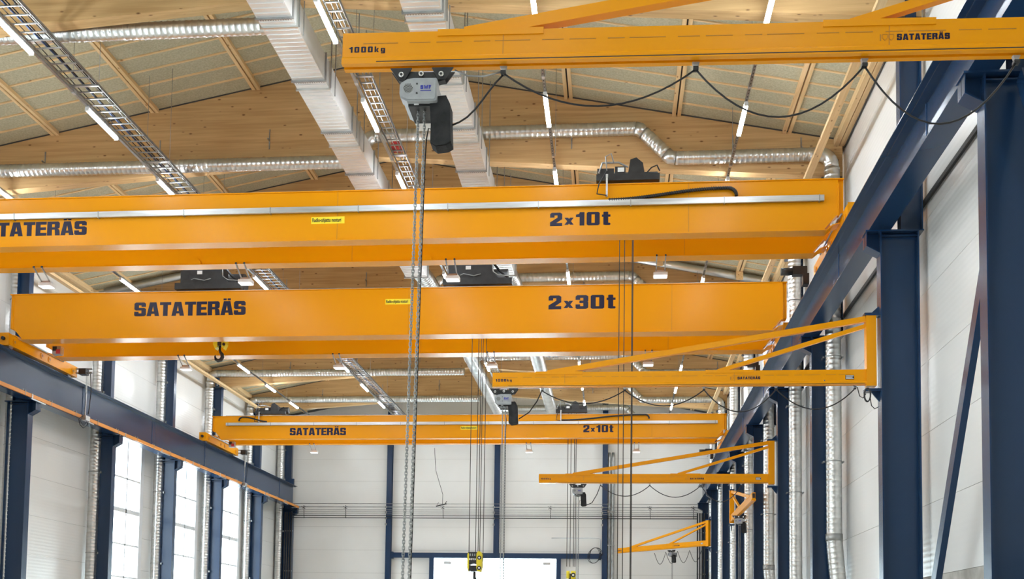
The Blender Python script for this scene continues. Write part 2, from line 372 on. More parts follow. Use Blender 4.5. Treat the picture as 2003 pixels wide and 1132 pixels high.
# ================================================================== timber
def glulam(y, lab):
    pts = [(WL+.12, zbeam(WL)), (RID, zbeam(RID)), (WR-.08, zbeam(WR)), (WR-.08, zdeck(WR)+.0), (RID, zdeck(RID)+.0), (WL+.12, zdeck(WL)+.0)]
    t = tag(MB().prism(pts, 'y', y-.15, y+.15).make('glulam_beam', 'glulam'), lab, 'beam', 'glulam roof beams')
    for x in (-15.4, -12.2, -9.2, -1.2, 2.9, 4.6):        # duct hanger angles on the beam face
        MB().box(x, x+.03, y-.17, y-.15, zbeam(x)+.42, zbeam(x)+.95).make('hanger_plate', 'galvdull', t)
        MB().box(x, x+.03, y-.32, y-.15, zbeam(x)+.62, zbeam(x)+.65).make('hanger_arm', 'galvdull', t)
    return t
bl = ['pale glulam beam crossing the very top of the picture above the jib arm', 'broad glulam beam above the nearest bridge crane', 'glulam beam hidden behind the nearest bridge crane girder',
      'glulam beam seen through the gap between the first two bridge cranes', 'glulam beam behind the 2x30t girder', 'glulam beam just under the 2x30t crane with ducts on its face',
      'second glulam beam below the 2x30t crane', ]
for y, l in zip(CR[3:10], bl): glulam(y, l)
glulam(14.85, 'nearest glulam beam, above the camera and out of frame')
for x, l in ((4.76,'pale pine board running under the beam ends beside the right wall'), (-18.4,'pale pine board running under the beam ends beside the left wall')):
    tag(MB().box(x-.085, x+.085, 9, WF-.1, 11.58, 11.68).make('tie_board', 'pine'), l, 'board')
# ================================================================== columns, runway beams, bracing
def column(x, y, s, lab, grp, zcap, inner_up):
    """stepped steel column; s=+1 wall on the right, -1 wall on the left; x = inner flange face"""
    r = empty('steel_column', lab, 'column', (x, y, 0), grp)
    D, w, t = .70, .15, .025
    m = MB()
    m.box(0, s*t, -w, w, FZ, zcap-.03); m.box(s*(D-t), s*D, -w, w, FZ, zcap-.03); m.box(s*t, s*(D-t), -.01, .01, FZ, zcap-.03)
    m.make('column_shaft', 'blue', r)
    MB().box(-s*.27, s*(D+.08), -w-.03, w+.03, zcap-.03, zcap).make('cap_plate', 'blue', r)
    c = MB(); c.prism([(-s*.25, zcap-.03), (0, zcap-.03), (0, zcap-.42), (-s*.25, zcap-.28)], 'y', -.012, .012); c.box(-s*.25, -s*.235, -w, w, zcap-.29, zcap-.03)
    c.bar((-s*.25,0,zcap-.285), (0,0,zcap-.425), .3, .015, (0,0,1)); c.make('cap_bracket', 'blue', r)
    MB().box(s*t, s*(D-t), -.10, .10, zcap-.10, zcap-.08).make('stiffener', 'blue', r)
    u = inner_up-0; e = u+.40
    m = MB(); m.box(s*u, s*(u+.02), -.13, .13, zcap, 11.66); m.box(s*(e-.02), s*e, -.13, .13, zcap, 11.66); m.box(s*(u+.02), s*(e-.02), -.01, .01, zcap, 11.66)
    m.make('upper_shaft', 'blue', r)
    MB().box(s*(u-.12), s*(e), -.17, .17, 11.60, 11.66).make('beam_seat', 'blue', r)
    MB().box(s*(u+.1), s*(u+.3), -.19, -.17, 11.62, 12.1).make('seat_cheek', 'blue', r)
    b = MB()
    for zz in (11.75, 11.95): b.tube([(s*(u+.2), -.20, zz), (s*(u+.2), -.215, zz)], .03, 8)
    b.make('bolt', 'steel', r)
    return r
rl = ['nearest full-height blue steel column at the right edge', 'blue steel column carrying the second yellow jib arm', 'blue steel column just left of the vertical duct behind the second jib',
      'blue steel column carrying the third jib arm', 'slim blue column fifth from the camera on the right wall', 'blue column carrying the folded yellow jib', 'blue column seventh along the right wall',
      'blue column carrying the farthest jib arm', 'last blue column on the right by the far wall']
rl = ['blue steel column by the camera, outside the right edge'] + rl
for y, l in zip(CR[1:], rl): column(4.85, y, 1, l, 'right wall columns', 7.61, .38)
ll = ['blue column left of the frame edge on the left wall', 'nearest blue column on the left, at the left picture edge', 'blue column between the blank left wall bay and first tall window', 'blue column between the first and second tall window',
      'blue column between the second and third tall window', 'blue column right of the third tall window', 'last blue column on the left in the far corner']
for y, l in zip(CLY, ll): column(-18.5, y, -1, l, 'left wall columns', 7.26, .15)
def runway(x, s, zb, wid, lab):
    """I-section crane runway beam; x = inner flange edge"""
    r = empty('runway_beam', lab, 'beam', (x, 0, 0))
    y0, y1 = YB+.5, 61.55
    xc = x+s*.26
    MB().box(x, x+s*.52, y0, y1, ZR-.02, ZR).location if False else None
    def P(a): return a-x
    MB().box(0, s*.52, y0, y1, ZR-.018, ZR).make('cover_plate', 'blue', r)
    m = MB(); m.box(s*.10, s*.42, y0, y1, ZR-.045, ZR-.018); m.box(s*.25, s*.27, y0, y1, zb+.03, ZR-.045); m.box(s*(.26-wid/2), s*(.26+wid/2), y0, y1, zb, zb+.03)
    m.make('i_section', 'blue', r)
    MB().box(s*.23, s*.29, y0, y1, ZR, ZR+.05).make('crane_rail', 'galvdull', r)
    for k, y in enumerate([11.2, 17.3, 24.1, 30.5, 36.3, 42.1, 47.8, 53.4, 59.0]):
        MB().box(s*(.26-.012), s*.235, y-.006, y+.006, zb+.03, ZR-.045).make('web_splice', 'blue_light', r)
    MB().box(s*.12, s*.40, y1-.35, y1-.2, ZR+.05, ZR+.40).make('end_stop', 'blue', r)
    return r
runway(4.58, 1, 7.61, .40, 'glossy blue runway beam sweeping down along the right wall')
runway(-18.25, -1, 7.28, .42, 'blue runway beam along the left wall under the cranes')
for nm, a, b, l in (('diagonal_brace', (5.2, 15.1, 6.5), (5.2, 19.9, -1.5), 'blue diagonal brace between the two nearest right columns'),
                    ('diagonal_brace', (5.32, 14.62, 7.5), (5.32, 10.2, -1.5), 'blue diagonal brace descending from the cap of the nearest right column')):
    m = MB(); m.bar(a, b, .24, .012, (0,1,0)); m.bar(Vector(a)+Vector((0,0,0)), b, .012, .2, (0,1,0)) ; tag(MB().bar(a, b, .10, .22, (0,1,0)).make(nm, 'blue'), l, 'brace')
# conductor bar on the left beam
cb = empty('conductor_bar', 'orange conductor bar clipped below the left runway beam', 'rail', (-18.19, 0, 7.32))
MB().box(-.03, .03, 20, 61.7, -.055, .055).make('bar_profile', 'orange', cb)
for k in range(22):
    y = 27.2+k*1.6
    m = MB(); m.box(-.035, .04, y-.012, y+.012, -.06, .10); m.box(-.05, -.035, y-.02, y+.02, .02, .13); m.make('clip', 'galvdull', cb)
for k in range(10):
    y = 29.1+k*3.3
    m = MB(); m.box(-.04, .045, y-.03, y+.03, -.065, .06); m.bar((0,y,-.08), (-.02,y+.9,-.08), .03, .04); m.make('joint_sleeve', 'alu', cb)
# ================================================================== ducts
def round_run(y, lab, grp, left=True, right=True, pipe_y=None, bend=False):
    t = empty('ventilation_duct', lab, 'duct', (0, 0, 0), grp)
    hy = y-.38 if y > 21 else y+.38
    if left:
        z = 12.3; py = hy
        MB().ribbed([(-7.02, hy, z), (-18.84, hy, z)], .165).make('duct_run', 'galv', t)
        MB().tube(arc((-19.21, py, z), (-18.83, hy, z), (-19.21, py, z-.4), 6), .175, 18).make('elbow', 'galv', t)
        MB().ribbed([(-19.21, py, z-.4), (-19.21, py, FZ)], .2).make('down_pipe', 'galv', t)
        for zz in (10.6, 8.9, 5.9, 2.9, 0.2):
            m = MB(); m.tube([(-19.21, py, zz-.012), (-19.21, py, zz+.012)], .216, 18); m.box(-18.99, -18.95, py-.02, py+.14, zz-.05, zz+.03); m.make('pipe_clamp', 'galvdull', t)
    if right:
        z1, z2 = 12.96, 12.16
        MB().ribbed([(-6.3, hy, z1), (.45, hy, z1)], .165).make('duct_run', 'galv', t)
        MB().tube([(-6.6, hy, z1-.55), (-6.55, hy, z1-.2), (-6.42, hy, z1-.04), (-6.29, hy, z1)], .17, 18).make('elbow', 'galv', t)
        MB().tube([(.44, hy, z1), (.56, hy, z1-.03), (.66, hy, z1-.12)], .172, 18).make('elbow', 'galv', t)
        MB().ribbed([(.66, hy, z1-.12), (1.22, hy, z2+.12)], .165).make('duct_run', 'galv', t)
        MB().tube([(1.22, hy, z2+.12), (1.32, hy, z2+.03), (1.46, hy, z2)], .172, 18).make('elbow', 'galv', t)
        MB().ribbed([(1.46, hy, z2), (4.98, hy, z2)], .165).make('duct_run', 'galv', t)
        MB().tube(arc((5.33, hy, z2), (4.97, hy, z2), (5.33, hy, z2-.38), 6), .175, 18).make('elbow', 'galv', t)
        if bend:
            MB().ribbed([(5.33, hy, z2-.38), (5.33, hy, 2.5)], .19).make('down_pipe', 'galv', t)
            MB().tube([(5.33, hy, 2.62), (5.33, hy, 2.45)], .207, 18).make('collar', 'galvdull', t)
            MB().ribbed([(5.33, hy, 2.5), (5.35, hy, 2.2), (5.46, hy, .9), (5.5, hy, FZ)], .195).make('down_pipe', 'galv', t)
        else: MB().ribbed([(5.33, hy, z2-.38), (5.33, hy, FZ)], .19).make('down_pipe', 'galv', t)
        for zz in (10.2, 7.0, 4.4, 1.2):
            m = MB(); m.tube([(5.33, hy, zz-.012), (5.33, hy, zz+.012)], .206, 18); m.box(5.08, 5.11, hy-.02, hy+.2, zz-.02, zz+.02); m.box(5.55, 5.58, hy-.02, hy+.2, zz-.02, zz+.02); m.make('pipe_clamp', 'galvdull', t)
    return t
for y, l, b in zip(CR[3:10], ['round spiral duct crossing the top left behind the nearest beam', 'round spiral duct on the broad beam above the nearest crane, dropping down the right wall', 'round spiral duct on the beam hidden by the nearest crane',
      'round spiral duct seen between the first and second bridge cranes', 'round spiral duct on the beam behind the 2x30t girder', 'round spiral duct directly below the 2x30t crane', 'second round spiral duct below the 2x30t crane'], [0,1,0,1,0,0,0]):
    round_run(y, l, 'round cross ducts', pipe_y=None, bend=bool(b), right=(y > 21))
round_run(61.75, 'farthest round spiral duct, on the gable wall just above the last crane', 'round cross ducts')
for xa, xb, l, sx in ((.2, 5.3, 'round pipe sloping down the right roof half behind the first bridge crane', (1.49, 4.26)), (-7, -18.8, 'round pipe sloping down the left roof half behind the first bridge crane', (-15.13, -12.36))):
    sp = empty('sloping_pipe', l, 'duct', (xa, 38.3, zdeck(xa)-.2), 'roof slope pipes')
    MB().tube([(0, 0, 0), (xb-xa, 0, zdeck(xb)-zdeck(xa))], .14, 16).make('pipe_body', 'galv', sp)
    for x in sx: MB().box(x-.12-xa, x+.12-xa, -.165, -.14, zdeck(x)-.36-zdeck(xa)+.2, zdeck(x)-.05-zdeck(xa)+.2).make('strap', 'pine', sp)
def main_duct(xc, w, lab):
    t = empty('main_air_duct', lab, 'duct', (xc, 0, 0), 'main ducts under the ridge')
    zb, zt = 11.83, 12.40
    ys = [9.5, 11.1, 12.7, 14.3, 15.9, 17.8, 19.9, 20.2, 22.3, 22.66, 24.7, 25.45, 27.05, 28.9, 30.8, 32.7, 35.2]
    for a, b in zip(ys, ys[1:]):
        m = MB().box(-w/2, w/2, a+.01, b-.01, zb, zt)
        n = max(1, int((b-a)/.15))
        for k in range(1, n):                           # pressed stiffening beads across the sheet
            y = a+(b-a)*k/n; m.box(-w/2+.02, w/2-.02, y-.016, y+.016, zb-.014, zb)
        m.make('duct_section', 'galvflat', t)
    for i, y in enumerate(ys[1:-1]):
        f = MB().box(-w/2-.035, w/2+.035, y-.018, y+.018, zb-.035, zt+.03).make('duct_flange', 'galvdull' if i % 2 else 'galv', t)
        if i % 2:
            c = MB()
            for k in range(14): xx = -w/2+w*(k+.5)/14; c.box(xx-.012, xx+.012, y-.03, y+.03, zb-.045, zb-.03)
            c.make('flange_cleats', 'galvdull', f)['kind'] = 'stuff'
        MB().box(w/2+.04, w/2+.06, y+.3, y+.32, zb-.02, zdeck(xc+w/2)-.05).make('hanger_rod', 'galvdull', t)
    MB().box(-w/2-.06, w/2+.06, 35.19, 35.23, zb-.03, zt+.03).make('end_plate', 'galvdull', t)
    MB().ribbed([(.05, 35.2, 12.1), (.15, 36.2, 12.1), (.3, 40, 12.1)], .28, 22, .16).make('round_section', 'galv', t)
    MB().ribbed([(.3, 40, 12.1), (.3, 61.6, 12.1)], .29, 22, .9, .012).make('round_section', 'galv', t)
    return t
main_duct(-6.6, .70, 'large rectangular galvanised duct, the left one of the pair under the ridge')
main_duct(-3.71, .74, 'large rectangular galvanised duct behind the near chain hoist')
# ================================================================== luminaires, trays
def lamp_line(x, starts, lab, grp, tray=None):
    r = empty('light_rail', lab[0], 'rail', (x, 0, 11.66))
    y0, y1 = -13., 61.
    if tray is None:
        m = MB(); m.box(-.03, .03, y0, y1, 0, .012); m.box(-.03, -.022, y0, y1, 0, .05); m.box(.022, .03, y0, y1, 0, .05); m.make('rail_channel', 'galvdull', r)
        h = MB()
        k = y0
        while k < y1: h.box(-.01, .01, k, k+.06, -.003, 0); k += .14
        h.make('slots', 'gasket', r)['kind'] = 'stuff'
    else:
        MB().box(-.03, .03, y0, y1, 0, .04).make('rail_channel', 'galvdull', r)
    for i, s in enumerate(starts):
        y = s-.6
        MB().tube([(.05 if tray is None else -.03, y, .02), (.05 if tray is None else -.03, y, zdeck(x)-11.66-.03)], .006, 5).make('hanger_wire', 'galvdull', r)
        MB().box(-.035, .035, y-.05, y+.05, -.01, .07).make('rail_joint', 'alu', r)
    n = len(starts)
    for i, s in enumerate(starts):
        l = empty('led_luminaire', lab[1] % (ordinal(i-NB)+' from the camera' if i >= NB else 'out of frame near the camera'), 'lamp', (x, s, 11.60), grp)
        m = MB().box(-.04, .04, 0, 1.47, .02, .06); m.make('housing', 'white', l)
        MB().prism([(-.045,.02),(.045,.02),(.045,-.01),(.025,-.035),(-.025,-.035),(-.045,-.01)], 'y', .02, 1.45).make('diffuser', 'led', l)
        MB().box(-.046,.046,-.0,.02,-.036,.03).make('end_cap', 'white', l); MB().box(-.046,.046,1.45,1.47,-.036,.03).make('end_cap', 'white', l)
    return r
NB = 6
ORD = ['first', 'second', 'third', 'fourth', 'fifth', 'sixth', 'seventh', 'eighth', 'ninth', 'tenth', 'eleventh', 'twelfth']
def ordinal(i): return ORD[i]
ST = [-3.82+3.8*k for k in range(17)]
lamp_line(-16.3, ST, ('slotted light rail nearest the left wall', 'LED strip on the rail nearest the left wall, %s'), 'LED lights on the far left rail')
lamp_line(-11.78, ST, ('light rail beside the wide cable ladder', 'LED strip beside the wide left cable ladder, %s'), 'LED lights along the wide cable ladder', tray=1)
lamp_line(-5.53, ST, ('light rail beside the narrow cable ladder', 'LED strip beside the narrow cable ladder, %s'), 'LED lights along the narrow cable ladder', tray=1)
lamp_line(-1.56, ST, ('slotted light rail right of the second main duct', 'LED strip on the rail right of the main ducts, %s'), 'LED lights right of the main ducts')
lamp_line(2.77, [-3.8, 0, 3.8, 7.6, 11.4, 15.2, 18.9, 23.5, 27.4]+[31.2+3.8*k for k in range(8)], ('slotted light rail nearest the right wall', 'LED strip on the rail nearest the right wall, %s'), 'LED lights on the far right rail')
def ladder(x0, x1, lab, cables):
    t = empty('cable_ladder', lab, 'cable tray', ((x0+x1)/2, 0, 11.78)); w = (x1-x0)/2; y0, y1 = 12., 61.
    for s in (-1, 1):
        m = MB(); m.box(s*w, s*(w-.010), y0, y1, 0, .06); m.box(s*w, s*(w-.028), y0, y1, 0, .008); m.make('side_rail', 'galvdull', t)
    proto = None; y = 17.
    n = 0
    while y < 61 and n < 148:
        if proto is None:
            proto = MB().box(-w+.01, w-.01, -.014, .014, .0, .025).make('rung', 'galvdull', t); o = proto
        else: o = proto.copy(); COL.objects.link(o)
        o.location = (0, y, 0); y += .3; n += 1
    for (cx, r, m) in cables:
        path = [(cx+.02*math.sin(k*.9+cx*30), 12+k*.9, .03+r) for k in range(54)]
        MB().tube(path, r, 7).make('cable', m, t)
    for k in range(12):
        MB().tube([(w+.02, 14.5+3.8*k, .05), (w+.02, 14.5+3.8*k, zdeck((x0+x1)/2+w)-11.8)], .006, 5).make('hanger_wire', 'galvdull', t)
        MB().box(-w-.02, w+.03, 14.47+3.8*k, 14.53+3.8*k, -.02, .0).make('support_channel', 'galvdull', t)
    return t
M['cableblue'] = mat('blue_cable', (.02,.05,.14), .5); M['cablewhite'] = mat('white_cable', (.55,.55,.52), .5)
ladder(-11.82, -11.2, 'wide cable ladder with black and blue cables, upper left', [(-.05,.022,'cableblue'),(.0,.016,'rubber'),(.2,.014,'cablewhite'),(.24,.014,'rubber'),(.17,.012,'rubber'),(-.2,.010,'rubber')])
ladder(-5.5, -5.18, 'narrow cable ladder between the two main ducts', [(-.04,.012,'cablewhite'),(.06,.014,'galvdull')])
j = tag(MB().box(-5.48,-5.25,25.6,25.9,11.83,11.98).make('junction_box','red'), 'small red box lying on the narrow cable ladder', 'box')
# ================================================================== bridge cranes
def girder(r, name, yf, w, zb, zt, X0, X1, ribs=True):
    """welded box girder along X with flange lips, notched over the end carriages"""
    g = MB(); c = .02
    def face(y, yt):
        g.prism([(X0+.42, zb+.02), (X1-.42, zb+.02), (X1-.18, zb+.30), (X1-.12, zb+.34), (X1-.12, zt-.02), (X0+.12, zt-.02), (X0+.12, zb+.34), (X0+.18, zb+.30)], 'y', y, yt)
    face(yf+.03, yf+w-.03)
    g.box(X0+.36, X1-.36, yf, yf+w, zb, zb+.02)
    g.box(X0, X1, yf, yf+w, zt-.02, zt)
    g.box(X0, X0+.13, yf+.1, yf+w-.1, zb+.36, zt-.02); g.box(X1-.13, X1, yf+.1, yf+w-.1, zb+.36, zt-.02)
    for s, X in ((1, X0+.36), (-1, X1-.36)):
        g.prism([(X, zb), (X-s*.12, zb+.10), (X-s*.26, zb+.14), (X-s*.26, zb+.16), (X-s*.11, zb+.12), (X, zb+.02)], 'y', yf, yf+w)
    o = g.make(name, 'yellow', r)
    for X in (X0+.12, X1-.12): MB().box(X-.01, X+.01, yf, yf+.03, zb+.30, zt-.12).make('end_rib', 'yellow', o)
    n = 3
    for k in range(1, n):
        X = X0+(X1-X0)*(.2+.33*k) ; MB().box(X-.004, X+.004, yf+.027, yf+.031, zb+.02, zt-.02).make('weld_seam', 'yellow_dark', o)
        MB().bar((X, yf+.0, zb-.001), (X+.06, yf+w, zb-.001), .012, .003).make('weld_seam', 'yellow', o)
    return o
def floodlight(r, x, y, z, tilt=1):
    f = MB().box(x-.16, x+.16, y-.05, y+.17, z-.34, z-.26).make('floodlight', 'white', r)
    MB().box(x-.145, x+.145, y-.06, y+.155, z-.352, z-.34).make('lens', 'flood', f)
    for k in range(5): MB().box(x-.13+k*.065-.004, x-.13+k*.065+.004, y-.06, y+.155, z-.358, z-.352).make('lens_bar', 'alu', f)
    for s in (-1, 1):
        MB().bar((x-.1*s+.0, y-.38, z-.0), (x-.1*s, y+.05, z-.24), .025, .025).make('bracket_arm', 'galvdull', f)
        MB().tube([(x-.1*s, y-.40, z+.0), (x-.1*s, y-.36, z+.02)], .022, 8).make('bracket_bolt', 'black', f)
    MB().box(x-.12, x+.12, y+.0, y+.12, z-.26, z-.2).make('driver_box', 'alu', f)
def carriage(r, xc, y0, y1, s):
    """end carriage running on the rail; s=+1 when the hall is at larger x"""
    w = .15; z0, z1 = ZR+.07, ZR+.44
    m = MB(); m.box(xc-w, xc+w, y0, y1, z0+.02, z1)
    o = m.make('end_carriage', 'yellow', r)
    xi = xc+s*w
    for y in (y0+.32, (y0+y1)/2-.2, (y0+y1)/2+.28, y1-.32):
        MB().tube([(xi, y, z0+.17), (xi+s*.02, y, z0+.17)], .09, 16).make('wheel_boss', 'yellow', o)
        MB().tube([(xi+s*.018, y, z0+.17), (xi+s*.028, y, z0+.17)], .045, 12).make('axle_cap', 'yellow_dark', o)
    for y in (y0+.32, y1-.32): MB().tube([(xc-.05, y, z0+.04+.03), (xc+.05, y, z0+.04+.03)], .12, 18).make('rail_wheel', 'galvdull', o)
    MB().tube([(xc, y0-.09, z1-.17), (xc, y0, z1-.17)], .055, 14).make('buffer', 'rubber', o)
    MB().tube([(xc, y1, z1-.17), (xc, y1+.09, z1-.17)], .055, 14).make('buffer', 'rubber', o)
    MB().box(xc-w-.01, xc+w+.01, y0-.015, y0, z0, z1+.01).make('end_plate', 'yellow', o)
    p = [(xi+s*.03, y0+.6, z1-.02)]
    MB().tube([(xi+s*.03, y0+.5, z1-.04), (xi+s*.04, y0+1.4, z1-.03), (xi+s*.03, y1-1.0, z1-.05)], .022, 8).make('cable_hose', 'galvdull', o)
    return o
def festoon_trough(r, X0, X1, y, z):
    o = MB().box(X0, X1, y-.06, y, z-.01, z).make('cable_trough', 'alu', r)
    MB().box(X0, X1, y-.07, y-.06, z-.01, z+.115).make('trough_front', 'alu', o)
    MB().box(X0, X1, y-.01, y-.0, z-.01, z+.10).make('trough_back', 'alu', o)
    n = int((X1-X0)/1.9)
    for k in range(n+1):
        x = X0+.1+(X1-X0-.2)*k/n; m = MB(); m.box(x-.012, x+.012, y-.08, y-.0, z-.03, z-.01); m.box(x-.012, x+.012, y-.082, y-.07, z-.03, z+.12)
        m.make('trough_bracket', 'galvdull', o)
    return o
def chain_loop(r, xa, xb, y, z, s, h=.20):
    """black cable drag chain: lies in the trough, loops back to the trolley arm"""
    pts = []
    n = 26
    for k in range(n+1):
        t = k/n; pts.append((xa+(xb-xa)*t, y, z+.015+h*(.5-.5*math.cos(math.pi*min(1, t*1.05)))))
    c = Vector(pts[-1]); R = h*.5
    for k in range(1, 7):
        a = math.pi/2-math.pi/2*k/6; pts.append((c.x+s*.17*math.cos(a), y, c.z-.17+.17*math.sin(a)))
    o = MB().tube(pts, .034, 8).make('drag_chain', 'rubber', r)
    l = MB()
    for i in range(1, len(pts)):
        p, q = Vector(pts[i-1]), Vector(pts[i])
        for k in range(2):
            m_ = p.lerp(q, k/2+.25); l.bar(m_, m_+(q-p).normalized()*.012, .062, .08, (0,1,0))
    l.make('chain_links', 'black', o)['kind'] = 'stuff'
def anticollision(r, x, y, z):
    x -= .1
    m = MB().box(x-.02, x+.24, y-.2, y, z-.13, z+.12).make('warning_box', 'alu', r)
    MB().box(x-.01, x+.12, y-.21, y-.2, z-.02, z+.11).make('black_screen', 'black', m)
    MB().box(x+.10, x+.23, y-.215, y-.2, z-.11, z+.02).make('red_lens', 'red', m)
def crane(lab, yf, yr, w, zt, X0, X1, c0, c1, txt, cap, lab_sign, lamps, wb=(-200,640)):
    r = empty('bridge_crane', lab, 'crane', (0,0,0), None)
    girder(r, 'girder', yf, w, 8.64, zt, X0, X1); girder(r, 'girder', yr, w, 8.64, zt, X0, X1)
    xl, xr = -18.37, 4.84
    carriage(r, xl, c0, c1, 1); carriage(r, xr, c0, c1, -1)
    for X in (xl, xr):
        s = 1 if X < 0 else -1
        MB().prism([(X+s*.1, zt), (X+s*.32, zt), (X+s*.22, zt+.17)] , 'y', yr+.1, yr+.12).make('buffer_stop', 'yellow', r)
    for y in (yf+.1, yr+.1):
        m = MB(); m.box(X0+.6, X1-.6, y, y+.05, zt, zt+.045); m.make('trolley_rail', 'galvdull', r)
    # lifting lugs at the bottom flanges
    for X in (-9.9, -4.4):
        MB().prism([(X+.15*math.cos(a), 8.66+.13*math.sin(a)) for a in [math.pi*k/10 for k in range(11)]], 'y', yr-.0, yr+.028).make('lifting_lug', 'yellow', r)
    y = yf+.03
    lettering('SATATERÄS', *txt, y, 'lettering', 'navy_text', r, gap=.035)
    lettering(cap[0], *cap[1:], y, 'capacity_mark', 'navy_text', r, gap=.12)
    sx0, sx1, sz0, sz1 = lab_sign
    sg = MB().box(sx0, sx1, y-.004, y, sz0, sz1).make('warning_label', 'sign', r)
    h = sz1-sz0
    text_font('Radio-ohjattu nosturi', sx0+.02, sz0+h*.28, h*.78, y-.007, 'label_text', 'black', sg, sx=(sx1-sx0-.04)/(h*.78*9.35), off=.0022)
    for X in lamps: floodlight(r, X, yr+.35, 8.64)
    q_ = at(*wb, 'y', yf+.85); anticollision(r, q_.x, yf+.95, q_.z)
    return r
def onface(u, v, y): p = at(u, v, 'y', y); return p.x, p.z
def face_text(u0, u1, vt, vb, y):
    """x0,x1,z0,h for lettering on a girder face, read off the photograph at its real depth"""
    a = at(u0, (vt+vb)/2, 'y', y); b = at(u1, (vt+vb)/2, 'y', y); t = at((u0+u1)/2, vt, 'y', y); bo = at((u0+u1)/2, vb, 'y', y)
    return a.x, b.x, bo.z, t.z-bo.z
Y1, Y2, Y3 = 23.15, 30.72, 47.1
def lampx(us, v, y): return [at(u, v, 'y', y).x for u in us]
s1 = face_text(-56, 170, 434.5, 461.5, Y1+.03)
c1 = crane('nearest yellow bridge crane marked 2x10t with silver cable trough', Y1, 24.55, .35, 9.76, -18.42, 4.76, 22.45, 26.35,
      s1, ('2x10t',)+face_text(1076,1194,415,441,Y1+.03), (lambda t: (t[0], t[1], t[2], t[2]+t[3]))(face_text(609,674,424,437.5,Y1+.03)),
      lampx((90,480,885,1292), 530, 24.9))
zz = at(800,405,'y',Y1-.1).z
festoon_trough(c1, -17.6, at(1613,388,'y',Y1-.1).x, Y1-.0, 9.265)
chain_loop(c1, at(1190,385,'y',Y1-.07).x, at(1425,372,'y',Y1-.07).x, Y1-.04, 9.37, 1)
c2 = crane('tall-girdered yellow bridge crane marked 2x30t in the middle', Y2, 32.8, .5, 10.02, -18.05, 4.74, 31.05, 35.3,
      face_text(263,481,590,617,Y2+.03), ('2x30t',)+face_text(1073,1204,577,604,Y2+.03), (lambda t: (t[0], t[1], t[2], t[2]+t[3]))(face_text(754,803,584.5,595,Y2+.03)),
      lampx((362,662,962,1268), 705, 33.1), wb=(113,686))
MB().box(-16.6,-13.9,Y2+.38,Y2+.42,10.1,10.13).make('cable_line','alu',c2); MB().box(at(1320,555,'y',31).x,at(1465,552,'y',31).x,Y2+.38,Y2+.42,10.1,10.13).make('cable_line','alu',c2)
c3 = crane('farthest yellow bridge crane marked 2x10t before the gable wall', Y3, 48.45, .35, 9.66, -17.95, 4.72, 47.15, 51.4,
      face_text(567,677,836.5,851,Y3+.03), ('2x10t',)+face_text(1141,1200,831,845,Y3+.03), (lambda t: (t[0], t[1], t[2], t[2]+t[3]))(face_text(901,935,833,840,Y3+.03)),
      lampx((614,1035,1245), 875, 48.8), wb=(454,869))
festoon_trough(c3, at(441,833,'y',Y3-.1).x, at(1404,822,'y',Y3-.1).x, Y3-.0, at(900,829,'y',Y3-.1).z)
zc3 = at(900,829,'y',Y3-.1).z+.14
chain_loop(c3, at(522,827,'y',Y3-.07).x, at(475,822,'y',Y3-.07).x, Y3-.08, zc3, -1, .2)
chain_loop(c3, at(1098,822,'y',Y3-.07).x, at(1262,812,'y',Y3-.07).x, Y3-.08, zc3, 1, .22)
tag_y = [(c1, Y1), (c3, Y3)]
# white duty plates near the carriages
for r, y, u, v, in ((c2, Y2+.1, 54, 650), (c3, Y3+.1, 424.5, 849.5)):
    p = at(u, v, 'y', y); MB().box(p.x-.06, p.x+.06, y-.02, y, p.z-.1, p.z+.1).make('duty_plate', 'white', r)
# --- collector arms reaching down from the left carriages to the conductor bar
def collector(y, par, z0):
    t = bpy.data.objects.new('collector_arm', None); COL.objects.link(t); t.location = (-18.0, y, 7.3); t.parent = par; t['label'] = 'jointed silver collector arm'
    MB().bar((.12,-.1,z0-7.3), (.02,.12,z0-8.05), .05, .03).make('upper_arm', 'alu', t)
    MB().bar((.02,.12,z0-8.05), (.0,.12,-.05), .045, .03).make('lower_arm', 'alu', t)
    MB().box(-.06,.1,.0,.3,-.14,.02).make('shoe_head', 'alu', t)
    MB().tube([(.2,.0,z0-7.35),(.1,.3,z0-7.9),(.06,.28,z0-8.6),(.05,.25,.1)], .016, 6).make('cable', 'rubber', t)
    MB().tube([(.02,-.05,.0),(-.02,-.25,-.16),(.0,-.2,-.34),(.02,0,-.42),(.05,.2,-.3),(.08,.25,-.05)], .014, 6).make('cable_loop', 'rubber', t)
    MB().tube([(.0,-.0,.0),(-.02,-.15,-.2),(.02,.0,-.34),(.05,.16,-.2),(.06,.2,-.05)], .010, 6).make('cable_loop', 'rubber', t)
    for dz in (.0, .14): MB().box(-.3,.35,-.2,-.12,z0-7.3-dz,z0-7.26-dz).make('cross_bar', 'galvdull', t)
    MB().box(-.05,.2,-.35,-.1,z0-7.5,z0-7.3).make('motor', 'black', t)
collector(35.4, c2, 8.85)
collector(51.6, c3, 8.85)
# drive motors at the right rail
for y, l in ((26.1, 'black travel motor behind the right end of the nearest crane'), (34.9, 'black travel motor behind the right end of the 2x30t crane'), (51.3, 'black travel motor behind the right end of the farthest crane')):
    t = empty('travel_motor', l, 'motor', (4.5, y, 8.75), 'crane travel motors')
    MB().box(-.35,-.02,-.1,.1,-.1,.1).make('gearbox','black',t); MB().tube([(-.62,0,0),(-.34,0,0)], .09, 14).make('motor_body','black',t); MB().box(-.12,.02,-.12,.12,-.34,-.08).make('brake_box','black',t)
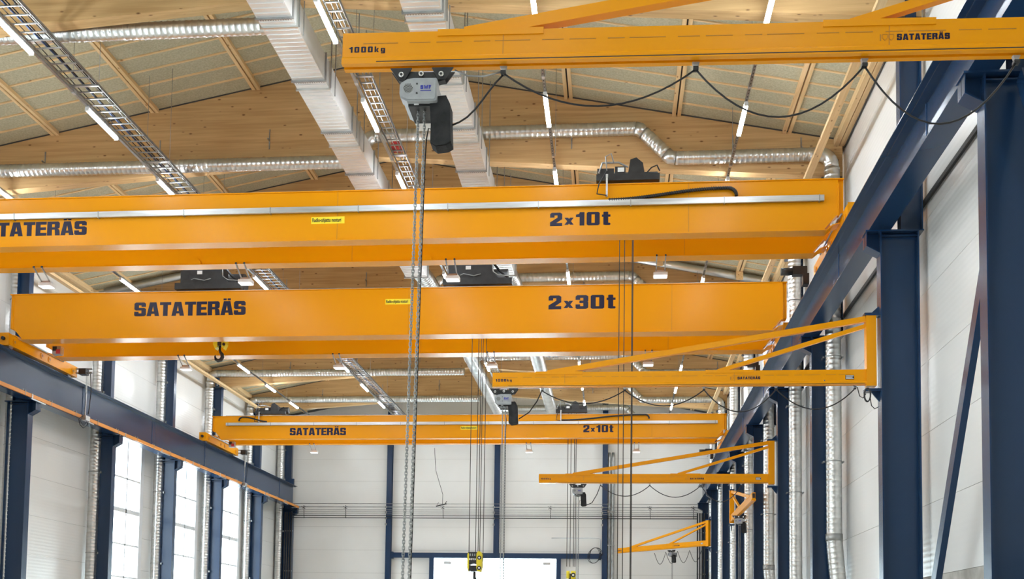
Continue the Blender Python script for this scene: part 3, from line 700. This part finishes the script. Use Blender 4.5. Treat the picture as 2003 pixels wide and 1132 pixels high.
# ================================================================== trolleys, ropes, hook blocks
def trolley10(x, y, zt, lab, s=1):
    t = empty('hoist_trolley', lab, 'hoist', (x, y, zt), 'low trolleys of the 2x10t cranes')
    MB().box(-.68,.68,-.16,.02,.05,.19).make('trolley_frame','black',t)
    MB().box(-.66,-.30,-.1,.3,.14,.34).make('gear_case','black',t)
    MB().tube([(-.3,.5,.34),(.66,.5,.34)], .15, 18).make('rope_drum','black',t)
    MB().prism([(.0,.2),(.36,.2),(.32,.44),(.18,.56),(.05,.52)], 'y', -.12, .35).make('control_box','black',t)
    MB().box(-.28,-.05,-.14,.1,.2,.36).make('motor','black',t); MB().box(-.22,-.08,-.15,-.14,.24,.33).make('white_plate','white',t)
    MB().tube([(-.62,-.18,.2),(-.55,-.2,.42),(-.2,-.16,.44),(-.0,-.14,.34)], .022, 8).make('hose','galvdull',t)
    MB().tube([(.4,-.14,.2),(.5,-.18,.3),(.62,-.16,.36),(.68,-.14,.24)], .016, 6).make('hose','rubber',t)
    MB().bar((-.45,-.28,.1),(-.45,-.28,-.36),.05,.04).make('tow_arm','alu',t); MB().bar((-.45,-.28,.12),(-.45,-.1,.14),.05,.04).make('tow_arm','alu',t)
    MB().tube([(-.45,-.3,.2),(-.48,-.33,.5),(-.36,-.3,.58),(-.3,-.2,.4)], .014, 6).make('hose','galvdull',t); MB().tube([(-.45,-.3,.2),(-.62,-.32,-.1),(-.66,-.3,-.3),(-.45,-.3,-.34)], .014, 6).make('hose','rubber',t)
    return t
def trolley30(x, y, zt, lab):
    t = empty('hoist_trolley', lab, 'hoist', (x, y, zt), 'tall trolleys of the 2x30t crane')
    MB().box(-1.0,1.0,-.18,.02,.04,.22).make('trolley_frame','black',t)
    MB().box(-.86,-.14,-.1,.5,.22,.66).make('gear_case','black',t)
    MB().prism([(-.16,.22),(.62,.22),(.42,.42),(.36,.86),(-.12,.84)], 'y', -.14, .45).make('control_box','black',t)
    MB().tube([(-.8,.8,.5),(.8,.8,.5)], .28, 20).make('rope_drum','black',t)
    MB().box(-.35,-.2,-.115,-.1,.5,.6).make('white_plate','white',t)
    MB().tube([(.42,-.12,.72),(.46,-.18,.4),(.6,-.16,.3),(.9,-.15,.28)], .016, 6).make('hose','galvdull',t)
    MB().tube([(.40,.1,.78),(.62,.1,.5),(.86,.05,.3)], .035, 8).make('hose','rubber',t)
    MB().tube([(-.5,-.2,.3),(-.4,-.21,.34),(-.1,-.2,.28),(.1,-.2,.33)], .012, 6).make('hose','galvdull',t)
    return t
def rope_set(us, v0, v1, y, z0, z1, lab, grp=None):
    t = empty('hoist_ropes', lab, 'rope', (at(us[0],v0,'y',y).x, y, z0), grp)
    x0 = t.location.x
    for i, u in enumerate(us):
        x = at(u, v0, 'y', y).x-x0; MB().tube([(x, .12*(i % 2), 0), (x*.97, .12*(i % 2), z1-z0)], .011 if y < 40 else .016, 6).make('rope', 'rope', t)
    return t
p = at(1228,362,'y',Y1+.2); trolley10(p.x, Y1+.2, 9.80, 'black hoist trolley on the nearest crane, right of the LED rail')
trolley30(at(410,568,'y',Y2+.2).x, Y2+.2, 10.06, 'black hoist trolley on the 2x30t crane above the brand lettering')
trolley30(at(935,558,'y',Y2+.2).x, Y2+.2, 10.06, 'black hoist trolley on the 2x30t crane near the middle of its girder')
trolley10(at(530,815,'y',Y3+.2).x, Y3+.2, 9.70, 'black hoist trolley at the left end of the farthest crane')
trolley10(at(1118,808,'y',Y3+.2).x, Y3+.2, 9.70, 'black hoist trolley near the middle of the farthest crane')
rope_set((1212,1222,1237,1239), 470, 1132, 24.2, 9.9, 0., 'four thin steel ropes hanging from the nearest crane on the right')
rope_set((426,431,436), 600, 668, 31.9, 9.9, 8.8, 'short steel ropes of the black hook under the left part of the 2x30t girder')
rope_set((924,936,942,944.5,952), 662, 1070, 32.0, 9.9, 2.2, 'bundle of steel ropes hanging from the 2x30t crane')
rope_set((1111,1117,1124,1127), 870, 1110, 47.8, 9.95, 3.1, 'three thin ropes holding the small yellow hook block at the far wall')
# big hook block
def hook(path_scale, z, y=0): pass
def hook_mesh(sc):
    pts = [(0,0,.0),(0,0,-.16),(.02,0,-.24),(.09,0,-.33),(.11,0,-.44),(.05,0,-.55),(-.06,0,-.58),(-.16,0,-.52),(-.19,0,-.42),(-.175,0,-.36)]
    rr = [.035,.045,.055,.07,.075,.075,.07,.055,.035,.015]
    return MB().tube([(a*sc,b*sc,c*sc) for a,b,c in pts], [q*sc for q in rr], 12)
def big_block(u, vt, y, lab, sc=1., text=True):
    p = at(u, vt, 'y', y); t = empty('hook_block', lab, 'hook', (p.x, y, p.z))
    w, h = .19*sc, .60*sc
    def ov(x, hh, c): return [(x*math.cos(a), c+hh*math.sin(a)) for a in [2*math.pi*k/18 for k in range(18)]]
    MB().prism([(-w,-.03*sc),(w*.3,-.03*sc),(w*.35,-.3*sc),(w*.3,-.40*sc),(-w*.2,-.36*sc),(-w,-.40*sc)], 'y', -.18*sc, .14*sc).make('sheave_cover','black',t)
    MB().prism([(-w,-.42*sc),(w*.3,-.42*sc),(w*.3,-.58*sc),(-w*.6,-.60*sc),(-w*.95,-.56*sc)], 'y', -.17*sc, .13*sc).make('lower_cover','black',t)
    MB().prism([(w*.3,-.08*sc),(w*.55,0),(w*.9,-.02*sc),(w*1.1,-.12*sc),(w*1.1,-.46*sc),(w*.9,-.60*sc),(w*.5,-.60*sc),(w*.3,-.5*sc)], 'y', -.20*sc, .16*sc).make('side_plate','blockyellow',t)
    MB().prism([(-w*1.0,-.04*sc),(-w*1.12,-.12*sc),(-w*1.12,-.5*sc),(-w*.95,-.6*sc),(-w*.85,-.5*sc),(-w*.85,-.1*sc)], 'y', -.20*sc, .16*sc).make('side_plate','blockyellow',t)
    for zc in (-.2, -.5):
        MB().tube([(w*.74,-.215*sc,zc*sc),(w*.74,-.20*sc,zc*sc)], .06*sc, 14).make('axle_ring','black',t)
        MB().tube([(w*.74,-.225*sc,zc*sc),(w*.74,-.21*sc,zc*sc)], .028*sc, 10).make('axle_pin','white',t)
    if text:
        lettering('NOVA', -w*.85, w*.2, -.27*sc, .055*sc, -.18*sc, 'lettering', 'white', t, gap=.2, dep=.004)
        for k in range(3): MB().box(-w*.75+k*w*.35, -w*.6+k*w*.35, -.184*sc, -.18*sc, -.15*sc, -.08*sc).make('vent_slot','galvdull',t)
    h = hook_mesh(sc*1.0).make('hook','black',t); h.location = (-.02*sc, 0, -.6*sc); return t
big_block(930, 1078, 32.0, 'yellow and black hook block with white lettering over the door', 1.0)
def small_block(u, v, y, lab, sc):
    p = at(u, v, 'y', y); t = empty('hook_block', lab, 'hook', (p.x, y, p.z))
    MB().tube([(-.20*sc,0,-.15*sc),(-.06*sc,0,-.15*sc)], .17*sc, 20).make('sheave_guard','blockyellow',t)
    MB().tube([(.0*sc,0,-.17*sc),(.20*sc,0,-.17*sc)], .19*sc, 20).make('sheave_guard','blockyellow',t)
    MB().tube([(.10*sc,-.21*sc,-.17*sc),(.10*sc,-.18*sc,-.17*sc)], .10*sc, 16).make('axle_ring','black',t); MB().tube([(.10*sc,-.22*sc,-.17*sc),(.10*sc,-.20*sc,-.17*sc)], .05*sc, 12).make('axle_pin','white',t)
    MB().box(-.08*sc,.02*sc,-.08*sc,.08*sc,-.42*sc,-.1*sc).make('yoke','black',t)
    h = hook_mesh(sc).make('hook','black',t); h.location = (-.03*sc,0,-.36*sc); return t
small_block(1117, 1117, 47.8, 'small yellow hook block right of the door at the bottom edge', 1.0)
p = at(432, 667, 'y', 31.9); t = empty('hook_block', 'black hook with yellow cheeks hanging under the left part of the 2x30t girder', 'hook', (p.x, 31.9, p.z))
for s in (-1, 1): MB().prism([(s*.06,.1),(s*.2,.1),(s*.2,-.12),(s*.13,-.27),(s*.07,-.2)], 'y', -.12, .1).make('side_plate','blockyellow',t)
MB().box(-.06,.06,-.12,.1,-.15,.05).make('sheave_cover','black',t); MB().tube([(.14,-.14,-.13),(.14,-.12,-.13)], .045, 12).make('axle_pin','black',t)
h = hook_mesh(.78).make('hook','black',t); h.location = (-.02,0,-.15)
# ================================================================== jib cranes and chain hoists
TIP = -7.05
def jib():
    """local frame: pivot at origin, arm along -x, z as in the hall"""
    r = empty('jib_crane', '', 'crane', (0,0,0), 'wall jib cranes')
    w = .09
    MB().box(-.09,.09,-w,w,4.72,6.04).make('pivot_post','yellow',r)
    for z in (6.04, 4.62):
        b = MB(); b.prism([(-.12,z+.0),(.16,z+.0),(.16,z+.05),(-.12,z+.05)], 'y', -.1, .1)
        b.prism([(.0,z+.05 if z > 5 else z-.0),(.16,z+.05 if z > 5 else z),(.16,z+.2 if z > 5 else z-.2)], 'y', -.015, .015); b.make('wall_bracket','blue',r)
    a = MB(); h0, h1 = 4.755, 5.035
    a.prism([(-.055,h1),(.055,h1),(.055,h0+.07),(.075,h0+.05),(.075,h0),(.02,h0),(.02,h0+.02),(-.02,h0+.02),(-.02,h0),(-.075,h0),(-.075,h0+.05),(-.055,h0+.07)], 'x', TIP, -.09)
    arm = a.make('arm','yellow',r)
    MB().box(TIP+.3,-.12,-.0765,-.075,h0+.012,h0+.02).make('track_lip','black',arm)
    MB().box(TIP-.004,TIP,-.045,.045,h0+.09,h1-.03).make('open_end','black',arm)
    x = TIP+.18; k = 0
    while x < -.4:
        l = (.30, .18, .22, .14)[k % 4]; MB().box(x, x+l, -.0575, -.055, h1-.098, h1-.092).make('weld_stitch','yellow_dark',arm); x += l+(.10,.05,.1,.04)[k % 4]; k += 1
    for x in (TIP+1.38, TIP+4.55): MB().box(x-.003,x+.003,-.0565,-.055,h0+.07,h1).make('seam','yellow_dark',arm)
    for x0 in (TIP+.82, TIP+4.02):
        pl = MB(); pl.box(x0, x0+.9, -.065, .065, h1-.045, h1+.012); pl.make('saddle_plate','yellow',r)
    MB().bar((-.09,0,5.99), (TIP+1.05,0,5.02), .10, .105).make('tie_bar','yellow',r)
    MB().bar((-.09,0,5.86), (TIP+4.25,0,5.03), .08, .075).make('tie_bar','yellow',r)
    lettering('1000kg', TIP+.06, TIP+.37, 4.863, .050, -.055, 'capacity_mark', 'navy_text', r, gap=.26, dep=.002)
    lettering('SATATERÄS', -2.44, -2.02, 4.865, .052, -.055, 'lettering', 'navy_text', r, gap=.09, dep=.002)
    e = MB()                                           # outlined anniversary emblem: a bar and two shields
    e.box(-2.575,-2.565,-.057,-.055,4.862,4.917)
    for q in (-2.555, -2.505):
        for a_, b_ in (((q,4.915),(q,4.885)),((q,4.885),(q+.02,4.864)),((q+.02,4.864),(q+.04,4.885)),((q+.04,4.885),(q+.04,4.915)),((q+.04,4.915),(q,4.915))):
            e.bar((a_[0],-.056,a_[1]),(b_[0],-.056,b_[1]),.003,.005,(0,1,0))
    e.make('emblem','yellow_dark',r)
    nm = MB().box(-.47,-.31,-.057,-.055,4.85,4.93).make('name_plate','black',r)
    for k in range(3): MB().box(-.46,-.32 if k != 1 else -.34,-.0585,-.057,4.86+.024*k,4.872+.024*k).make('plate_text','white',nm)
    MB().tube([(-.85,-.056,4.83),(-.85,-.066,4.83)], .012, 8).make('bolt','steel',r)
    return r
jib0 = jib()
def place_jib(o, y, rz, lab): o.location = (4.70, y, 0); o.rotation_euler = (0,0,rz); o['label'] = lab; return o
def ztilt(x): return 4.74+(4.70-x)*.0142
place_jib(jib0, 8.97, 0, 'nearest yellow jib arm spanning the top right of the picture'); jib0.rotation_euler = (0, .0142, 0); jib0.location.x = 4.63
jib0.rotation_euler = (0,0,0)
place_jib(copy_tree(jib0), 20.65, 0, 'second yellow jib crane on the wide blue column, below the 2x30t crane')
place_jib(copy_tree(jib0), 33.65, 0, 'third yellow jib crane, right of the gable door above the cables')
place_jib(copy_tree(jib0), 44.9, math.radians(90), 'yellow jib crane folded back along the right wall')
place_jib(copy_tree(jib0), 56.2, math.radians(-50), 'farthest yellow jib crane, swung towards the gable wall')
jib0.rotation_euler = (0, .0142, 0)
def chain_mesh(z0, z1, x, y, pitch=.036, r=.0037, lw=.010, ll=.0145):
    m = MB(); z = z0; k = 0
    while z > z1:
        pts = []
        for i in range(12):
            a = 2*math.pi*i/12; u = lw*math.cos(a); v = (ll if math.sin(a) >= 0 else -ll)*.6+ll*.75*math.sin(a)
            pts.append((x+(u if k % 2 == 0 else u*.25), y+(u*.25 if k % 2 == 0 else u), z+v))
        m.tube(pts, r, 5, closed=True); z -= pitch*.72; k += 1
    return m
def hoist(detail=True):
    """electric chain hoist hung under the arm; local origin at the arm underside"""
    r = empty('chain_hoist', '', 'hoist', (0,0,0), 'chain hoists on the jib arms')
    t = MB()
    for s in (-1, 1):
        t.prism([(s*.085,.0),(s*.27,.0),(s*.20,-.10),(s*.14,-.105)], 'y', -.10, -.085); t.prism([(s*.085,.0),(s*.27,.0),(s*.20,-.10),(s*.14,-.105)], 'y', -.02, -.005)
    t.prism([(-.20,-.10),(-.12,-.03),(.12,-.03),(.20,-.10),(.14,-.118),(-.14,-.118)], 'y', -.084, -.021)
    tr = t.make('trolley','black',r)
    for x, z in ((-.17,-.065),(0,-.06),(.17,-.065)):
        MB().tube([(x,-.12,z),(x,-.10,z)], .022, 12).make('bolt','steel',tr); MB().tube([(x,-.123,z),(x,-.12,z)], .011, 8).make('bolt_hole','black',tr)
    MB().tube([(0,-.05,-.09),(0,-.05,-.2)], .03, 10).make('suspension_eye','black',r)
    # body: rounded octagonal front cover, motor housing behind
    def octo(sx, sz, cx=-.01, cz=-.225): return [(cx+sx*a, cz+sz*b) for a, b in ((-1,-.35),(-.93,-.72),(-.6,-.98),(.55,-1),(.93,-.98),(1,-.9),(1,.85),(.94,.98),(-.25,1),(-.62,.9),(-.93,.6),(-1,.4))]
    cv = MB().prism(octo(.158,.10), 'y', -.17, -.06).make('front_cover','hoistgrey',r)
    MB().prism(octo(.145,.088), 'y', -.178, -.17).make('cover_face','hoistgrey',cv)
    MB().tube([(-.095,-.181,-.215),(-.095,-.178,-.215)], .042, 20).make('vent_grille','galvdull',cv)
    g = MB()
    for i in range(-3, 4):
        for k in range(-3, 4):
            a, b = i*.012+(.006 if k % 2 else 0), k*.0105
            if a*a+b*b < .0014: g.tube([(-.095+a,-.183,-.215+b),(-.095+a,-.181,-.215+b)], .0042, 6)
    g.make('vent_holes','black',cv)['kind'] = 'stuff'
    for z in (-.18,-.26): MB().tube([(-.02,-.181,z),(-.02,-.178,z)], .008, 8).make('screw','black',cv)
    lettering('SWF', .01, .10, -.225, .032, -.178, 'brand_mark', 'logoblue', cv, gap=.14, dep=.002)
    MB().box(.01,.10,-.180,-.178,-.242,-.237).make('brand_line','logoblue',cv)
    MB().prism(octo(.15,.095), 'y', -.06, .22).make('motor_housing','hoistgrey',r)
    MB().box(-.10,.12,-.12,.2,-.345,-.28).make('chain_guide','black',r)
    MB().prism([(-.12,-.295),(.07,-.295),(.05,-.36),(-.09,-.36)], 'y', .16, .30).make('gear_cover','steel',r)
    MB().box(-.05,-.01,-.13,-.12,-.335,-.30).make('white_plate','white',r)
    bg_ = MB()
    ring = [(.08,-.32),(.09,-.27),(.22,-.26),(.255,-.33),(.262,-.50),(.272,-.655),(.23,-.68),(.14,-.69),(.095,-.655),(.095,-.5)]
    bg_.prism(ring, 'y', -.11, .03); bg_.prism([(x*.98+.004, z*.99) for x, z in ring], 'y', -.125, -.11)
    bg_.make('chain_bag','bag',r)
    for x, y in ((-.030,-.03),(.025,-.03)):
        c = chain_mesh(-.33, -5.9, x, y).make('load_chain','galvdull',r); c['kind'] = 'stuff'
    MB().tube([(.09,-.02,-.50),(.06,-.02,-.49),(.045,-.015,-.58),(.036,-.005,-.85),(.034,-.005,-2.4),(.034,-.005,-5.9)], .006, 6).make('control_cable','rubber',r)
    return r
h0 = hoist(); h0.location = (at(829,140,'y',8.97).x, 8.97, ztilt(-1.55)-.045); h0.rotation_euler = (0, .0142, 0); h0['label'] = 'grey chain hoist with black chain bag under the nearest jib arm'
def lower(h, k): pass
for u, y, l in ((987, 20.65, 'grey chain hoist with black bag under the second jib arm'), (1130, 33.65, 'small grey chain hoist under the third jib arm')):
    c = copy_tree(h0); c.rotation_euler = (0,0,0); c.location = (at(u, 1000 if y > 30 else 757, 'y', y).x, y, 4.72); c['label'] = l
c = copy_tree(h0); c.location = (at(1310,1080,'y',59.6).x+.1, 58.9, 4.74); c.rotation_euler = (0,0,math.radians(-50)); c['label'] = 'dark chain hoist under the farthest jib arm'
c = copy_tree(h0); c.location = (4.72, 42.3, 4.74); c.rotation_euler = (0,0,math.radians(-20)); c['label'] = 'chain hoist parked under the folded jib arm'
# festoon cables
def festoon(y, zt, clips, lows, start, lab, r=.0085, extra=None, tilt=0):
    t = empty('festoon_cable', lab, 'cable', (clips[0], y, zt), 'looped festoon cables')
    cx, cy_, cz = t.location; t.rotation_euler = (0, tilt, 0)
    if tilt: t.location.z = zt = ztilt(cx)-.003
    for x in clips:
        m = MB(); m.prism([(x-cx-.03,.0),(x-cx+.03,.0),(x-cx+.012,-.045),(x-cx-.012,-.045)], 'y', -.02, .02); m.make('cable_trolley','galvdull',t)
        MB().box(x-cx-.022,x-cx+.022,-.03,.03,-.065,-.04).make('cable_clamp','black',t)
    nodes = list(zip(clips, clips[1:]))
    for (a, b), lo in zip(nodes, lows):
        pts = []
        for k in range(17):
            q = k/16; pts.append((a-cx+(b-a)*q, 0, -.055-(lo)*(1-(2*q-1)**2)))
        MB().tube(pts, r, 6).make('cable_loop','rubber',t)
    if start: MB().tube([(p[0]-cx, 0, p[1]-zt) for p in start], r, 6).make('cable_loop','rubber',t)
    if extra: MB().tube([(p[0]-cx, p[2]-cy_ if len(p) > 2 else 0, p[1]-zt) for p in extra], r, 6).make('tow_chain','galvdull',t)
    return t
def pz(u, v, y): q = at(u, v, 'y', y); return (q.x, q.z)
yj = 8.97
festoon(yj, 4.74, [pz(u,135,yj)[0] for u in (985,1361,1691,1988)], (.30,.42,.50), [pz(a,b,yj) for a,b in ((886,246),(900,240),(915,230),(930,215),(944,197),(957,179),(970,162),(984,147))], 'black cable hanging in long loops under the nearest jib arm', extra=[pz(890,139,yj), pz(915,149,yj), pz(945,150,yj), pz(983,140,yj)], tilt=.0142)
yj = 20.65
festoon(yj, 4.74, [pz(u,757,yj)[0] for u in (1061,1222,1377,1518,1672)], (.25,.30,.42,.38), [pz(1015,819,yj), pz(1035,806,yj), pz(1050,785,yj), pz(1060,764,yj)], 'black cable looped under the second jib arm', r=.011)
yj = 33.65
festoon(yj, 4.74, [pz(u,945,yj)[0] for u in (1175,1271,1371,1450)], (.33,.36,.5), [pz(1146,988,yj), pz(1158,983,yj), pz(1168,966,yj), pz(1174,950,yj)], 'thin cable looped under the third jib arm', r=.012)
t = empty('festoon_cable', 'tight cable loops under the farthest jib arm', 'cable', (2.1, 58.9, 4.6), 'looped festoon cables')
pts = []
for k in range(49):
    q = k/48; pts.append((2.3*q, -2.6*q, -.02-.62*abs(math.sin(q*math.pi*4))))
MB().tube(pts, .014, 5).make('cable_loop', 'rubber', t)
# coiled cable at the second jib's lower bracket
t = empty('cable_coil', 'black coiled cable hanging from the lower bracket of the second jib', 'cable', (at(1697,800,'y',20.4).x, 20.4, at(1697,772,'y',20.4).z))
cc = []
for k in range(60): a = 2*math.pi*k/20; cc.append((.055*math.cos(a)+.002*k/60, -.02+.001*k, .00+.12*math.sin(a)))
MB().tube(cc, .012, 6).make('coil', 'rubber', t)
MB().tube([(-.25,0,.17),(-.18,0,.14),(-.14,0,-.02),(-.08,0,-.06),(-.03,0,.02)], .009, 6).make('cable_tail','rubber',t)
MB().tube([(.05,0,-.06),(.07,0,-.2),(.13,0,-.26),(.2,0,-.22)], .009, 6).make('cable_tail','rubber',t)
# ================================================================== gable wall steel and cables
for x, l in zip(PX, ('blue gable post left of the door', 'blue gable post above the middle of the door', 'blue gable post right of the door')):
    zb = 4.7 if x == PX[1] else FZ
    t = empty('gable_post', l, 'post', (x, 62.0, 0), 'blue gable posts')
    m = MB(); m.box(-.14,.14,-.01,.01,zb,zdeck(x)-.05) ; m.box(-.15,.15,-.17,-.145,zb,zdeck(x)-.05); m.box(-.15,.15,.145,.17,zb,zdeck(x)-.05); m.box(-.01,.01,-.145,.145,zb,zdeck(x)-.05)
    m.make('post_shaft','blue',t)
    MB().box(-.2,.2,-.2,.18,zdeck(x)-.5,zdeck(x)-.08).make('head_plate','blue',t)
    for z in (6.3,6.65,7.0,7.3): MB().box(-.2,-.1,-.22,-.17,z,z+.12).make('cable_cleat','galvdull',t)
df = empty('door_frame', 'blue steel lintel and jambs around the bright gable door', 'frame', (-6.8, 62.0, 0))
MB().box(-12.8+6.8, -.73+6.8, -.12, .12, 4.46, 4.75).make('lintel','blue',df)
for x in (-10.41, -3.16): MB().box(x+6.8-.13, x+6.8+.13, -.12, .12, FZ, 4.46).make('jamb','blue',df)
for s, x in ((1,-12.75),(-1,-.78)): MB().box(x+6.8, x+6.8+s*.1, -.16, .16, 4.40, 4.80).make('end_plate','blue',df)
CL = ['topmost thin cable strung across the gable wall', 'second, brighter and thicker cable from the top across the gable wall', 'third cable from the top across the gable wall', 'fourth and middle cable across the gable wall', 'thin cable just above the two thick dark ones across the gable wall', 'upper of the two thick dark cables across the gable wall', 'lowest and thickest dark cable across the gable wall']
for i, (v, r_) in enumerate(((985,.012),(991.5,.020),(997,.014),(1001,.014),(1005,.014),(1008.5,.020),(1013,.022))):
    z = at(900, v, 'y', 61.7).z
    tag(MB().tube([(-18.6, 61.7, z), (4.6, 61.7, z)], r_, 6).make('wall_cable', 'galvdull' if i < 5 else 'rubber'), CL[i], 'cable', 'cables across the gable wall')
for u, pl in ((594,'leftmost'), (676,'second from left'), (866,'below the dangling carrier'), (1076,'fourth from left'), (1271,'fifth from left'), (1356,'rightmost')):
    x = at(u, 1000, 'y', 61.85).x
    t = empty('cable_hanger', 'small dark cable hanger on the gable wall, '+pl, 'bracket', (x, 61.85, 7.2), 'cable hangers on the gable wall')
    MB().bar((0,0,.25),(.03,0,-.5),.03,.03).make('stem','black',t); MB().bar((0,0,.22),(0,.36,.22),.03,.03).make('wall_stud','galvdull',t); MB().bar((-.12,-.05,.2),(.1,-.05,.05),.03,.03).make('clip','black',t); MB().bar((.1,-.05,.2),(-.1,-.05,.05),.02,.02).make('clip','black',t)
pa = at(865, 987, 'y', 61.4)
t = empty('cable_carrier', 'dark cable carrier hanging on a thin line before the gable wall', 'bracket', (pa.x, 61.4, pa.z))
MB().bar((-.35,0,-.08),(.25,0,.06),.10,.05).make('carrier_bar','black',t); MB().bar((.1,0,0),(.26,0,.2),.03,.03).make('clip','black',t); MB().bar((-.3,0,0),(-.2,0,.14),.02,.02).make('clip','black',t)
q = at(850, 876, 'y', 61.4); MB().tube([(q.x-pa.x, 0, q.z-pa.z), (q.x-pa.x+.1, 0, (q.z-pa.z)*.6), (.02, 0, .6), (.02, 0, .05)], .014, 5).make('line','rubber',t)
for x, z0, z1, l in ((.02, FZ, 10.5, 'grey vertical pipe right of the blue gable post'), (.22, FZ, 10.5, 'second grey vertical pipe right of the blue gable post')):
    t = empty('wall_pipe', l, 'pipe', (-.35+x, 61.95, 0)); MB().ribbed([(0,0,z0),(0,0,z1)], .075, 12, .5, .006).make('pipe_body','galvdull',t)
    for z in (-.5,1.4,3.3,5.2,7.1,9.0): MB().box(-.1,.1,-.1,.12,z,z+.05).make('pipe_bracket','galvdull',t)
p0, p1 = at(1079,1052,'y',61.9), at(1172,1052,'y',61.9)
tag(MB().tube([p0, p1, p1+Vector((.06,0,-.1)), p1+Vector((.08,0,-1.2))], .03, 6).make('wall_pipe','alu'), 'thin horizontal pipe turning down left of the right gable post', 'pipe')
p0 = at(1163,1086,'y',61.79); cc = []
for k in range(48): a = 2*math.pi*k/19; cc.append((p0.x+.42*math.cos(a)*(1-.003*k)+.1*math.sin(k*.3), 61.79, p0.z+.44*math.sin(a)))
tag(MB().tube(cc, .016, 5).make('cable_coil','rubber'), 'loose coil of black cable on the right gable post', 'cable')
for x, l in ((4.55, 'right'), (-18.88, 'left')):
    t = empty('pipe_group', 'dark vertical pipes in the far %s corner' % l, 'pipe', (x, 61.4, 0))
    for k in range(4): MB().tube([(.13*k,0,FZ),(.13*k,0,7.0)], .04, 8).make('pipe','black',t)
    for z in (5.9, 3.6, 1.3): MB().box(-.06,.46,.03,.07,z,z+.04).make('pipe_bracket','galvdull',t)
# ================================================================== windows
for i, (a, b, z0, z1) in enumerate(LWIN):
    w = struct(empty('window_%d' % (i+1), 'x', 'x')); del w['label']; del w['category']; w.location = (WL, 0, 0)
    X0, X1 = -.12, .015
    for yy in (a, b-.3 if i < 3 else b-.1):
        MB().box(X0, X1, yy, yy+(.3 if (yy != a and i < 3) else .1), z0, z1).make('window_frame','winframe',w)
    MB().box(X0, X1, a, b, z1-.1, z1).make('window_frame','winframe',w); MB().box(X0, X1, a, b, z0, z0+.1).make('window_frame','winframe',w)
    y0, y1 = a+.1, b-(.3 if i < 3 else .1); mid = (y0+y1)/2
    zs = [z0+.1, .85, 2.18, 3.48, 4.83, 6.13, z1-.1]
    MB().box(X0+.03, X1-.02, mid-.04, mid+.04, z0, z1).make('mullion','winframe',w)
    for k, z in enumerate(zs[1:-1]):
        h = .085 if k in (3,) else .035; MB().box(X0+.03, X1-.02, y0, y1, z-h, z+h).make('transom','winframe',w)
    for za, zb_ in zip(zs, zs[1:]):
        for ya, yb in ((y0, mid-.03), (mid+.03, y1)): MB().box(-.07,-.06, ya, yb, za+.02, zb_-.02).make('pane','pane',w)
